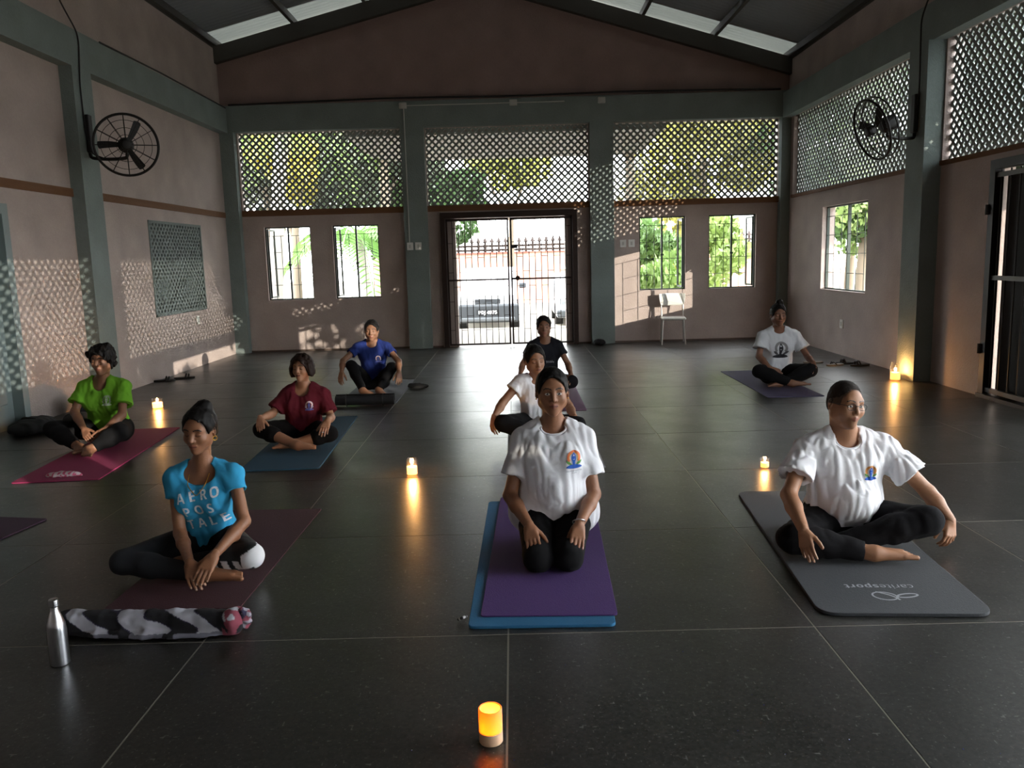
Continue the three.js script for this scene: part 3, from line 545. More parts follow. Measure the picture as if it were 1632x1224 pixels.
function hairField(o) {
  const t = o.thick ?? 0.012, P = [];
  const cut = o.hairline ?? 0.0;
  P.push(ell([0, 0.03, -0.016], [0.0735 + t, 0.088 + t, 0.094 + t], 0.02));
  if (o.style === 'bob') { P.push(ell([0, 0.04, -0.01], [0.1, 0.095, 0.112], 0.02), ell([-0.085, -0.025, 0.0], [0.036, 0.07, 0.055], 0.03), ell([0.085, -0.025, 0.0], [0.036, 0.07, 0.055], 0.03), ell([0, -0.03, -0.06], [0.09, 0.07, 0.055], 0.03)); }
  if (o.style === 'curly') { P.push(ell([0, 0.045, -0.01], [0.108, 0.088, 0.112], 0.02)); for (let i = 0; i < 26; i++) { const a = i * 2.39996, y = -0.055 + 0.185 * ((i * 0.618) % 1), R = Math.sqrt(Math.max(0.15, 1 - ((y - 0.04) / 0.12) ** 2)); const px = 0.1 * R * Math.cos(a), pz = -0.012 + 0.1 * R * Math.sin(a); if (pz > 0.045 && y < 0.075) continue; P.push(ball([px, y, pz], 0.026, 0.012)); } }
  if (o.style === 'tied') P.push(ell([0, -0.035, -0.07], [0.062, 0.055, 0.045], 0.03));
  if (o.style === 'short') P.push(ell([0, -0.01, -0.05], [0.068, 0.075, 0.06], 0.02));
  // keep the face free
  P.push(ell([0, -0.05 - cut, 0.075], [o.cutW ?? 0.071, 0.108, 0.085], 0.012, { op: 's' }));
  P.push(cone([0, -0.14, 0.02], [0, -0.1, 0.02], 0.07, 0.06, 0.01, { op: 's' }));
  if (o.style !== 'bob' && o.style !== 'curly') { P.push(ell([-0.09, -0.03, 0.0], [0.03, 0.05, 0.034], 0.01, { op: 's' }), ell([0.09, -0.03, 0.0], [0.03, 0.05, 0.034], 0.01, { op: 's' })); }
  P.push(plane([0, o.nape ?? -0.075, 0], [0, -1, 0.0], 'i', 0.01));
  if (o.bun) P.push(ell(o.bun, [o.bunR ?? 0.038, (o.bunR ?? 0.038) * 0.9, o.bunR ?? 0.038], 0.018));
  const am = (o.rough ?? 0.003) * 1.3, fr = (o.freq ?? 45) * 1.25;
  return field(P, (x, y, z) => am * (noise(x * fr, y * fr * 0.45, z * fr) + 0.6 * noise(x * fr * 2.1, y * fr, z * fr * 2.1)));
}
// -- a hand: origin at the wrist, +y to the knuckles, +z the back of the hand, thumb towards +x * side
function handField(o) {
  const P = [], s = o.side, nails = [];
  const xs = [0.0285, 0.0095, -0.0095, -0.0275], Ls = [0.07, 0.078, 0.072, 0.056], rs = [0.0088, 0.009, 0.0086, 0.0076];
  P.push(cone([0, -(o.stub ?? 0.012), 0], [0, 0.012, 0], 0.024, 0.024, 0.01));
  for (let i = 0; i < 4; i++) P.push(cone([xs[i] * 0.62 * s, 0.012, 0], [xs[i] * s, 0.082 - (i === 3 ? 0.008 : i === 0 ? 0.003 : 0), 0.001], 0.0145, 0.0118, 0.012));
  P.push(ball([0.022 * s, 0.03, -0.01], 0.0165, 0.014), ball([-0.018 * s, 0.032, -0.009], 0.014, 0.012));
  for (let i = 0; i < 4; i++) {
    const c = o.curl[i] ?? o.curl, sp = ((o.spread ?? 0.06) * (1.5 - i)) * s;
    let p = [xs[i] * s, 0.084 - (i === 3 ? 0.008 : i === 0 ? 0.003 : 0), 0.001], th = 0; const seg = [0.45, 0.31, 0.24], cs = [c * 0.8, c, c * 0.65];
    for (let j = 0; j < 3; j++) { th += cs[j]; const d = [Math.sin(sp) * Math.cos(th), Math.cos(sp) * Math.cos(th), -Math.sin(th)], q = add(p, mul(d, Ls[i] * seg[j])); P.push(cone(p, q, rs[i] * (1.05 - 0.07 * j), rs[i] * (0.98 - 0.09 * j), j ? 0.002 : 0.006)); if (j === 2) nails.push([add(mixv(p, q, 0.85), mul([0, Math.sin(th), Math.cos(th)], rs[i] * 0.8)), 0.0058]); p = q; }
  }
  const ta = o.thumb ?? 0.75, t0 = [0.021 * s, 0.022, -0.006], t1 = add(t0, mul([Math.sin(ta) * s, Math.cos(ta), -0.25], 0.036)), t2 = add(t1, mul([Math.sin(ta - 0.3) * s, Math.cos(ta - 0.3), -0.3], 0.03)), t3 = add(t2, mul([Math.sin(ta - 0.45) * s, Math.cos(ta - 0.45), -0.3], 0.024));
  P.push(cone(t0, t1, 0.0145, 0.0118, 0.01), cone(t1, t2, 0.0112, 0.0102, 0.003), cone(t2, t3, 0.0102, 0.0085, 0.003));
  return { F: field(P), nails };
}
function basisMatrix(X, Y, Z, o, s = 1) { return new THREE.Matrix4().set(X[0] * s, Y[0] * s, Z[0] * s, o[0], X[1] * s, Y[1] * s, Z[1] * s, o[1], X[2] * s, Y[2] * s, Z[2] * s, o[2], 0, 0, 0, 1); }

const skinBump = dataTex(256, (u, v) => { const a = 255 * (0.5 * n64(u, v) + 0.5 * n128(u, v)); return [a, a, a]; }, false);
const skinMat = new THREE.MeshPhysicalMaterial({ vertexColors: true, roughness: 0.52, sheen: 0.2, sheenRoughness: 0.6, bumpMap: repeat(skinBump, 8), bumpScale: 0.0006 });
const weave = dataTex(256, (u, v, x, y) => { const a = 128 + 60 * Math.sin(x * 0.785) * Math.sin(y * 0.785) + 40 * (n64(u, v) - 0.5); return [a, a, a]; }, false);
const cloth = (hex, o = {}) => new THREE.MeshPhysicalMaterial({ color: hex, roughness: 0.95, specularIntensity: 0.4, bumpMap: repeat(weave, 14), bumpScale: 0.0008, ...o });
const hairMat = new THREE.MeshPhysicalMaterial({ color: 0x0b0807, roughness: 0.62, specularIntensity: 0.45 });
const hairBrown = new THREE.MeshPhysicalMaterial({ color: 0x21140f, roughness: 0.62, specularIntensity: 0.45 });

// projects a flat print onto the front of a garment
function printPatch(F, cx, cy, w, h, roll, tex, lift = 0.0022, n = 26) {
  const pos = [], uv = [], idx = [], ok = [];
  const c = Math.cos(roll), s = Math.sin(roll);
  for (let j = 0; j <= n; j++) for (let i = 0; i <= n; i++) {
    const a = (i / n - 0.5) * w, b = (j / n - 0.5) * h, x = cx + a * c - b * s, y = cy + a * s + b * c; let z = F.hi[2] + 0.05, hit = false;
    for (let k = 0; k < 160; k++) { const d = F.f(x, y, z); if (d < 0.0006) { hit = true; break; } z -= Math.max(d * 0.6, 0.0006); if (z < F.lo[2]) break; }
    ok.push(hit); pos.push(x, y, z + lift); uv.push(i / n, j / n);
  }
  for (let j = 0; j < n; j++) for (let i = 0; i < n; i++) { const a = j * (n + 1) + i, b = a + 1, d = a + n + 1, e = d + 1; if (ok[a] && ok[b] && ok[d] && ok[e]) idx.push(a, b, e, a, e, d); }
  const g = new THREE.BufferGeometry(); g.setAttribute('position', new THREE.Float32BufferAttribute(pos, 3)); g.setAttribute('uv', new THREE.Float32BufferAttribute(uv, 2)); g.setIndex(idx); g.computeVertexNormals();
  return g;
}
const printMat = (draw, w, h) => { const cv = document.createElement('canvas'); cv.width = w; cv.height = h; draw(cv.getContext('2d'), w, h); const t = new THREE.CanvasTexture(cv); t.colorSpace = THREE.SRGBColorSpace; return new THREE.MeshStandardMaterial({ map: t, transparent: true, roughness: 0.85, side: THREE.DoubleSide }); };
// round emblem: orange ring and leaves behind a blue seated figure with raised arms, two lines of small print under it
function emblem(g, w, h, pal) {
  g.clearRect(0, 0, w, h); const S = w / 200; g.save(); g.scale(S, S);
  const grad = [pal.ring, pal.ring2];
  g.lineWidth = 20; g.strokeStyle = grad[0]; g.beginPath(); g.arc(100, 82, 62, Math.PI * 0.78, Math.PI * 2.22); g.stroke();
  g.lineWidth = 7; g.strokeStyle = grad[1]; g.beginPath(); g.arc(100, 82, 48, Math.PI * 0.8, Math.PI * 2.2); g.stroke();
  g.fillStyle = pal.leaf; for (const s of [-1, 1]) { g.beginPath(); g.moveTo(100 + s * 22, 158); g.quadraticCurveTo(100 + s * 78, 150, 100 + s * 82, 112); g.quadraticCurveTo(100 + s * 40, 112, 100 + s * 22, 158); g.fill(); }
  g.fillStyle = pal.ring2; g.beginPath(); g.arc(100, 40, 12, 0, 7); g.fill();
  g.fillStyle = pal.fig; g.beginPath(); g.arc(100, 82, 16, 0, 7); g.fill();
  g.beginPath(); g.moveTo(100, 26); g.quadraticCurveTo(62, 78, 84, 118); g.lineTo(88, 150); g.quadraticCurveTo(20, 158, 14, 184); g.quadraticCurveTo(100, 206, 186, 184); g.quadraticCurveTo(180, 158, 112, 150); g.lineTo(116, 118); g.quadraticCurveTo(138, 78, 100, 26); g.lineTo(100, 46); g.quadraticCurveTo(122, 78, 108, 102); g.lineTo(92, 102); g.quadraticCurveTo(78, 78, 100, 46); g.fill();
  if (pal.text) { g.fillStyle = pal.text; g.font = '15px sans-serif'; g.textAlign = 'center'; g.fillText('International Day of Yoga', 100, 224, 190); g.fillText('21 June', 100, 244); }
  g.restore();
}
const PAL = { full: { ring: '#d9744a', ring2: '#e8a23c', leaf: '#5d8f4a', fig: '#1f55b0', text: '#5d6a80' }, pale: { ring: '#d8c4c8', ring2: '#d8b0a0', leaf: '#9a98b0', fig: '#5a62a8', text: '#8a88a8' }, faint: { ring: '#8aa07c', ring2: '#9ab08c', leaf: '#8aa07c', fig: '#a5b89c' }, dark: { ring: '#7a7a7c', ring2: '#8a8a8a', leaf: '#55555a', fig: '#2b2b33' } };

function person(o) {
  const B = o.base, rel = (p) => sub(p, B), J = {}; for (const k of Object.keys(o.j)) J[k] = rel(o.j[k]);
  const g = thing('person', o.label, 'person', B); g.userData.group = 'yoga class sitting on the floor';
  const q = o.q ?? 1, w = o.w ?? 1;      // q: cell size factor, w: width of the trunk
  const l = nrm(sub(J.shR, J.shL)), u = nrm(sub(J.neck, J.pelvis)), fwd = nrm(cross(l, u)), H = len(sub(J.neck, J.pelvis)), hw = len(sub(J.shR, J.shL)) / 2;
  const on = (t, a = 0, b = 0) => add(add(add(J.pelvis, mul(u, H * t)), mul(l, a)), mul(fwd, b));
  const skull = J.skull, [yaw, pit, rol] = o.head, hs = o.hs ?? 1;
  const hm = new THREE.Matrix4().makeRotationFromEuler(new THREE.Euler(pit, yaw, rol, 'YXZ')); hm.scale(new THREE.Vector3(hs, hs, hs)); hm.setPosition(...skull);
  const inv = hm.clone().invert(), toHead = (p) => new THREE.Vector3(...p).applyMatrix4(inv).toArray();
  const ar = (o.arm ?? 1), lr = (o.leg ?? 1);
  // trunk primitives, grown by e
  const trunk = (e) => [
    cone(on(0.02, -0.07 * w), on(0.02, 0.07 * w), 0.105 * w + e, 0.105 * w + e, 0.05), cone(on(0.36, -0.055 * w, 0.005), on(0.36, 0.055 * w, 0.005), 0.09 * w + e, 0.09 * w + e, 0.07),
    cone(on(0.7, -0.07 * w), on(0.7, 0.07 * w), 0.096 * w + e, 0.096 * w + e, 0.08), cone(on(0.86, -hw * 0.6, -0.012), on(0.86, hw * 0.6, -0.012), 0.06 + e * 0.8, 0.06 + e * 0.8, 0.07),
    cone(add(J.neck, add(mul(u, 0.045), add(mul(l, -0.028), mul(fwd, -0.022)))), add(J.shL, mul(u, 0.004)), 0.032 + e * 0.6, 0.034 * ar + e * 0.7, 0.055), cone(add(J.neck, add(mul(u, 0.045), add(mul(l, 0.028), mul(fwd, -0.022)))), add(J.shR, mul(u, 0.004)), 0.032 + e * 0.6, 0.034 * ar + e * 0.7, 0.055),
    ball(J.shL, 0.041 * ar + e * 0.7, 0.04), ball(J.shR, 0.041 * ar + e * 0.7, 0.04),
    ...(o.bust ? [ball(on(0.62, -0.07, 0.075 * w), o.bust + e, 0.06), ball(on(0.62, 0.07, 0.075 * w), o.bust + e, 0.06)] : []),
    ...(o.belly ? [ell(on(0.3, 0, 0.05 * w), [0.12 * w + e, 0.12 + e, 0.1 + o.belly + e], 0.06)] : []),
  ];
  const feet = [], body = [...trunk(-0.012), cone(on(0.97, 0, -0.015), add(skull, mul(u, -0.05)), (o.nk ?? 0.05) + 0.003, (o.nk ?? 0.05) - 0.003, 0.04)];
  const arms = { L: ['shL', 'elL', 'wrL'], R: ['shR', 'elR', 'wrR'] }, legs = { L: ['hipL', 'knL', 'anL'], R: ['hipR', 'knR', 'anR'] };
  for (const s of 'LR') if (J['el' + s]) {
    const [a, b, c] = arms[s].map((k) => J[k]);
    body.push(cone(a, b, 0.041 * ar, 0.036 * ar, 0.03), cone(b, mixv(b, c, 0.35), 0.038 * ar, 0.039 * ar, 0.015), cone(mixv(b, c, 0.35), c, 0.038 * ar, 0.025 * ar, 0.015));
  }
  for (const s of 'LR') if (J['kn' + s]) {
    const [a, b, c] = legs[s].map((k) => J[k]);
    body.push(cone(a, b, 0.082 * lr, 0.054 * lr, 0.03), cone(b, mixv(b, c, 0.35), 0.052 * lr, 0.053 * lr, 0.02), cone(mixv(b, c, 0.35), c, 0.052 * lr, 0.034, 0.02));
    const T = J['toe' + s];
    if (T) { const d = nrm(sub(T, c)), up = J['footUp' + s] ? nrm(o.j['footUp' + s]) : [0, 1, 0], lat = nrm(cross(d, up)), hl = add(c, mul(d, -0.035)), bl = mixv(c, T, 0.68);
      feet.push(cone(c, mixv(c, b, 0.12), 0.034, 0.034, 0.02), cone(hl, c, 0.033, 0.035, 0.02), cone(add(c, mul(lat, -0.008)), add(bl, mul(lat, -0.02)), 0.033, 0.021, 0.02), cone(add(c, mul(lat, 0.008)), add(bl, mul(lat, 0.02)), 0.033, 0.021, 0.02));
      for (let i = 0; i < 5; i++) { const k = (i - 2) / 2, p = add(bl, mul(lat, k * 0.034)); { const ti = s === 'L' ? 4 - i : i; feet.push(cone(p, add(p, mul(d, 0.056 - 0.0065 * ti)), 0.012, ti === 0 ? 0.0125 : 0.0088, 0.0045)); } } }
  }
  body.push(plane([0, (o.floor ?? 0.004) + 0.001, 0], [0, -1, 0], 'i', 0.004));
  const skinC = rgb(o.skin), flat = () => skinC, pieces = [netMesh(field(body), 0.0105 * q, flat)];
  if (feet.length) { feet.push(plane([0, (o.floor ?? 0.004) + 0.001, 0], [0, -1, 0], 'i', 0.004)); pieces.push(netMesh(field(feet), 0.0052 * q, flat)); }
  const hf = headParts({ nk: (o.nk ?? 0.05) / hs, ...o.face, neckTo: toHead(on(0.96, 0, -0.015)) }), hg = netMesh(hf, 0.0034 * Math.min(q, 1.7), headColor({ skin: o.skin, cut: o.hair?.hairline, ...o.face }));
  hg.applyMatrix4(hm); pieces.push(hg);
  for (const s of 'LR') if (o.hand?.[s] && J['wr' + s]) {
    const hd = o.hand[s], W = J['wr' + s], Y = nrm(hd.dir ? hd.dir : sub(J['ha' + s], W)); let Z = hd.back; Z = nrm(sub(Z, mul(Y, dot(Z, Y)))); const X = cross(Y, Z);
    const { F, nails } = handField({ side: hd.side, stub: hd.stub, curl: hd.curl ?? 0.3, spread: hd.spread, thumb: hd.thumb }), nailC = lerp3(skinC, rgb(0xd8c0b0), hd.nail ?? 0.45);
    const hgm = netMesh(F, 0.0031 * Math.min(q, 1.6), (x, y, z) => { for (const [n, r] of nails) if ((x - n[0]) ** 2 + (y - n[1]) ** 2 + (z - n[2]) ** 2 < r * r) return nailC; return skinC; }, null, 0.01);
    hgm.applyMatrix4(basisMatrix(X, Y, Z, W, (hd.size ?? 0.97))); pieces.push(hgm);
  }
  part('body', mergeGeometries(pieces.map((p) => { const c = p; return c; })), skinMat, g);
  // garments
  const fold = (amp, sx, sy, ph) => (x, y, z, d) => { const a = 1 - Math.abs(noise(x * sx + ph, y * sy, z * sx + 0.7 * noise(x * 7, y * 5, z * 7))) * 2.2; return amp * (a - 0.3) + amp * 0.7 * noise(x * 9 + ph, y * 7, z * 9); };
  const sh = o.shirt;
  { const e = sh.ease ?? 0.014, P = trunk(e);
    if (sh.flare) P.push(cone(on(0.02, -sh.flare), on(0.02, sh.flare), 0.1, 0.1, 0.06), cone(on(-0.1, -sh.flare), on(-0.1, sh.flare), 0.1, 0.1, 0.06));
    for (const s of 'LR') if (J['el' + s]) { const a = J['sh' + s], b = J['el' + s], t = sh.sleeve ?? 0.55, c = mixv(a, b, t), r0 = 0.045 * ar + e * 0.7, r1 = (sh.cuff ?? 0.062) * ar + e * 0.3; P.push(cone(a, c, r0, r1, 0.035, { flat: 1 }), cone(mixv(a, b, t - 0.16), mixv(a, b, t + 0.3), 0.042 * ar, 0.044 * ar + 0.003, 0.004, { op: 's' })); }
    P.push({ op: 'w', k: 0, f: fold(sh.fold ?? 0.005, sh.fx ?? 28, sh.fy ?? 6, o.seed ?? 1) });
    const hemP = sh.hem ?? 0.0; P.push(plane(on(hemP), mul(nrm(add(u, mul(fwd, sh.hemTilt ?? 0))), -1), 'i', 0.01));
    const nr = sh.neckR ?? 0.064; P.push(cone(on(1.02, 0, -0.01), on(1.4, 0, 0.0), nr, nr + 0.02, 0.008, { op: 's' }), ell(on(1.02, 0, 0.05), [nr * (sh.scoopW ?? 1), sh.scoop ?? 0.03, 0.08], 0.008, { op: 's' }));
    const SF = field(P), m = part('shirt', netMesh(SF, 0.0065 * q), sh.mat, g);
    if (sh.print) for (const pr of sh.print) { const c = on(pr.t, pr.a); part('print', printPatch(SF, c[0], c[1], pr.w, pr.h, pr.roll ?? 0, null), pr.mat, m); }
    if (sh.ring) { const pts = []; for (let i = 0; i < 40; i++) { const a = i / 40 * 6.2832, R = nr + 0.012; let p = on(1.05, Math.cos(a) * R * 1.0, -0.004 + Math.sin(a) * R); p = add(p, mul(u, -Math.max(0, Math.sin(a)) * (sh.scoop ?? 0.05) * 0.9 + 0.004)); // settle onto the cloth
        for (let k = 0; k < 6; k++) { const d = SF.f(...p); const gx = SF.f(p[0] + 0.002, p[1], p[2]) - d, gy = SF.f(p[0], p[1] + 0.002, p[2]) - d, gz = SF.f(p[0], p[1], p[2] + 0.002) - d, n = nrm([gx, gy, gz]); p = sub(p, mul(n, d * 0.7)); } pts.push(p); }
      part('collar', tube(pts, 0.0075, 80, 8, true), sh.mat, m); } }
  const tr = o.trousers;
  if (tr) { const e = tr.ease ?? 0.012, P = [cone(on(0.0, -0.075 * w), on(0.0, 0.075 * w), 0.108 * w + e, 0.108 * w + e, 0.05)];
    for (const s of 'LR') if (J['kn' + s]) { const [a, b, c] = legs[s].map((k) => J[k]), t = tr['cuff' + s] ?? tr.cuff ?? 0.9, m = mixv(b, c, t); P.push(cone(a, b, 0.085 * lr + e, 0.058 * lr + e, 0.035), cone(b, mixv(b, c, 0.35), 0.056 * lr + e, 0.056 * lr + e, 0.02), cone(mixv(b, c, 0.3), m, 0.054 * lr + e, (tr.hemR ?? 0.044) + (1 - t) * 0.012, 0.02, { flat: 1 })); }
    P.push(plane([0, o.floor ?? 0.004, 0], [0, -1, 0], 'i', 0.006));
    part('trousers', netMesh(field(P, fold(tr.fold ?? 0.004, 14, 9, (o.seed ?? 1) + 5)), (tr.cell ?? 0.0095 * q), tr.color ? (x, y, z) => tr.color(x + B[0], y + B[1], z + B[2]) : null), tr.mat, g); }
  if (o.hair) { const G = netMesh(hairField(o.hair), 0.0052 * Math.min(q, 1.5)); G.applyMatrix4(hm); part('hair', G, o.hair.mat ?? hairMat, g); }
  return { g, hm, J, on, B };
}
const xf = (geo, m) => { const q = geo.clone(); q.applyMatrix4(m); return q; };
// -- the class. Joints in metres: L is the side at the left of the photograph
const brownA = 0x8a5d42, brownB = 0x8c5f44, brownC = 0xa87858;
const white1 = cloth(0xdcdde2), black1 = cloth(0x0c0c0e), black2 = cloth(0x100f12);
const embFull = printMat((g, w, h) => emblem(g, w, h, PAL.full), 400, 500), embPale = printMat((g, w, h) => emblem(g, w, h, { ...PAL.pale, text: null }), 200, 250), embFaint = printMat((g, w, h) => emblem(g, w, h, { ...PAL.faint, text: '#9ab08c' }), 200, 250), embDark = printMat((g, w, h) => emblem(g, w, h, { ...PAL.dark, text: null }), 200, 250);
const down = (x = 0, y = -1, z = 0) => [x, y, z];

// 1. young woman, front left
const aero = printMat((g, w, h) => {
  g.clearRect(0, 0, w, h); g.fillStyle = 'rgba(214,222,226,0.92)'; g.font = 'bold 122px sans-serif'; g.textBaseline = 'middle'; g.textAlign = 'center';
  const rows = ['AERO', 'POS', 'TALE'], gap = [104, 116, 104];
  rows.forEach((r, j) => [...r].forEach((c, i) => g.fillText(c, w / 2 + (i - (r.length - 1) / 2) * gap[j] * (r.length === 3 ? 1 : 1.02) + (j === 1 ? -16 : 4), 78 + j * 128)));
  g.globalCompositeOperation = 'destination-out'; let k = 5; for (let i = 0; i < 900; i++) { k = (k * 1664525 + 1013904223) >>> 0; const a = k / 4294967296; k = (k * 1664525 + 1013904223) >>> 0; const b = k / 4294967296; g.fillStyle = 'rgba(0,0,0,0.35)'; g.fillRect(a * w, b * h, 14, 2.5); }
}, 480, 420);
const girl = person({
  label: 'young woman with tied up hair in a turquoise printed T-shirt, eyes closed', base: [-1.655, 0, -4.15], skin: brownA, q: 1, w: 0.82, arm: 0.86, leg: 0.92, hs: 0.95, seed: 3.1, nk: 0.041, floor: 0.0068,
  head: [-0.12, 0.16, -0.05], face: { jaw: 0.88, open: false }, bust: 0.055,
  j: { pelvis: [-1.65, 0.115, -4.22], neck: [-1.652, 0.497, -4.164], skull: [-1.628, 0.722, -4.125], shL: [-1.795, 0.468, -4.164], shR: [-1.487, 0.476, -4.164], elL: [-1.752, 0.195, -4.07], wrL: [-1.605, 0.128, -3.81], haL: [-1.55, 0.04, -3.73], elR: [-1.413, 0.253, -4.059], wrR: [-1.49, 0.16, -3.82], haR: [-1.525, 0.045, -3.73], hipL: [-1.74, 0.115, -4.2], hipR: [-1.56, 0.115, -4.2], knL: [-1.99, 0.1, -3.93], knR: [-1.335, 0.125, -3.9], anL: [-1.555, 0.055, -3.86], anR: [-1.72, 0.065, -3.97], toeL: [-1.355, 0.04, -3.85], toeR: [-1.9, 0.04, -4.02] },
  hand: { L: { side: -1, back: [-0.2, 0.8, 0.7], curl: 0.3, dir: [0.45, -0.55, 0.75] }, R: { side: 1, back: [0.1, 0.75, 0.7], curl: 0.25, dir: [-0.3, -0.6, 0.75] } },
  shirt: { mat: cloth(0x389ac6), ease: 0.011, sleeve: 0.36, cuff: 0.06, hem: -0.1, neckR: 0.058, scoop: 0.062, scoopW: 1.5, fold: 0.0045, fx: 22, fy: 10, ring: false, print: [{ t: 0.52, a: 0.016, w: 0.262, h: 0.25, roll: 0.17, mat: aero }] },
  trousers: { mat: new THREE.MeshPhysicalMaterial({ vertexColors: true, roughness: 0.9 }), cuff: 0.86, ease: 0.008, fold: 0.002, cell: 0.006,
    color: (x, y, z) => { // black leggings, white shapes and bands on the knee at the right
      const d = rgb(0x0b0c0f), wht = rgb(0xd6d6d8); if (x < -1.53) return rgb(0x10141a);
      const s = (x + 1.36) + 0.25 * (y - 0.1);
      if (x > -1.37 && y < 0.145 + 0.6 * (x + 1.37) && y > 0.02) { if (Math.abs(x + 1.335) < 0.022 && Math.abs(y - 0.065 - 0.4 * (x + 1.335)) < 0.012) return d; return wht; }
      if (x <= -1.37 && z > -3.93 && y < 0.115 && y > 0.03) return Math.sin((x + 0.35 * y) * 105) > -0.15 ? rgb(0xb9b8ba) : d;
      return d; } },
  hair: { style: 'tied', thick: 0.014, cutW: 0.074, bun: [0.012, 0.115, -0.055], bunR: 0.046, rough: 0.004, freq: 30, hairline: -0.03 },
});
{ // necklace and hoop earring
  const { on, hm } = girl; const ns = [[0.052, 0.99, 0.03], [0.045, 0.9, 0.085], [0.015, 0.8, 0.105], [0, 0.77, 0.11], [-0.015, 0.8, 0.105], [-0.045, 0.9, 0.085], [-0.052, 0.99, 0.03]].map(([a, t, b]) => on(t, a, b));
  part('necklace', tube(ns, 0.0022, 40, 6), M.gold, girl.g);
  for (const s of [-1, 1]) { const e = new THREE.TorusGeometry(0.012, 0.0018, 8, 20); e.rotateY(0.9 * s); e.translate(s * 0.08, -0.045, -0.008); part('earring', xf(e, hm), M.gold, girl.g); }
}
// 2. woman kneeling, front centre
const lady = person({
  label: 'woman kneeling on her heels in a white T-shirt, palms resting on thighs', base: [0.188, 0, -4.15], skin: brownB, q: 1, w: 1.08, arm: 0.98, leg: 0.98, hs: 0.99, seed: 8.7, nk: 0.05, floor: 0.0225,
  head: [0.03, 0.02, 0.0], face: { jaw: 1.02, open: true, fat: 0.004 }, bust: 0.06, belly: 0.03,
  j: { pelvis: [0.186, 0.235, -4.23], neck: [0.188, 0.655, -4.262], skull: [0.187, 0.853, -4.24], shL: [0.03, 0.6, -4.262], shR: [0.35, 0.598, -4.262], elL: [-0.047, 0.318, -4.18], wrL: [0.048, 0.222, -3.96], haL: [0.07, 0.12, -3.83], elR: [0.393, 0.313, -4.18], wrR: [0.296, 0.222, -3.96], haR: [0.255, 0.13, -3.83], hipL: [0.085, 0.18, -4.22], hipR: [0.285, 0.18, -4.22], knL: [0.085, 0.085, -3.88], knR: [0.238, 0.085, -3.88], anL: [0.1, 0.055, -4.26], anR: [0.27, 0.055, -4.26], toeL: [0.13, 0.04, -4.42], toeR: [0.24, 0.04, -4.42] },
  hand: { L: { side: -1, back: [-0.15, 0.7, 0.75], curl: 0.12, dir: [0.14, -0.62, 0.77], nail: 0.85, thumb: 0.8, spread: 0.05 }, R: { side: 1, back: [0.15, 0.7, 0.75], curl: 0.12, dir: [-0.16, -0.62, 0.77], nail: 0.85, thumb: 0.5, spread: 0.05 } },
  shirt: { mat: white1, ease: 0.016, sleeve: 0.66, cuff: 0.074, hem: -0.42, hemTilt: -0.55, flare: 0.13, neckR: 0.066, scoop: 0.035, fold: 0.0058, fx: 22, fy: 2.8, ring: true, print: [{ t: 0.66, a: 0.098, w: 0.098, h: 0.122, mat: embFull }] },
  trousers: { mat: black1, cuff: 0.9, ease: 0.016 },
  hair: { style: 'tied', thick: 0.014, rough: 0.003, freq: 35, hairline: -0.03 },
});
{ const { on, J, hm } = lady;
  part('necklace', tube([[0.06, 0.98, 0.03], [0.05, 0.93, 0.07], [0.02, 0.9, 0.085], [0, 0.895, 0.088], [-0.02, 0.9, 0.085], [-0.05, 0.93, 0.07], [-0.06, 0.98, 0.03]].map(([a, t, b]) => on(t, a, b)), 0.002, 40, 6), M.gold, lady.g);
  const br = new THREE.TorusGeometry(0.031, 0.0028, 8, 28); br.rotateX(Math.PI / 2 - 0.75); br.translate(...add(J.wrR, [0, 0.012, -0.01])); part('bracelet', br, M.steel, lady.g);
  for (const s of [-1, 1]) part('earring', xf(new THREE.SphereGeometry(0.0042, 10, 8).translate(s * 0.084, -0.035, 0.0), hm), M.gold, lady.g);
}
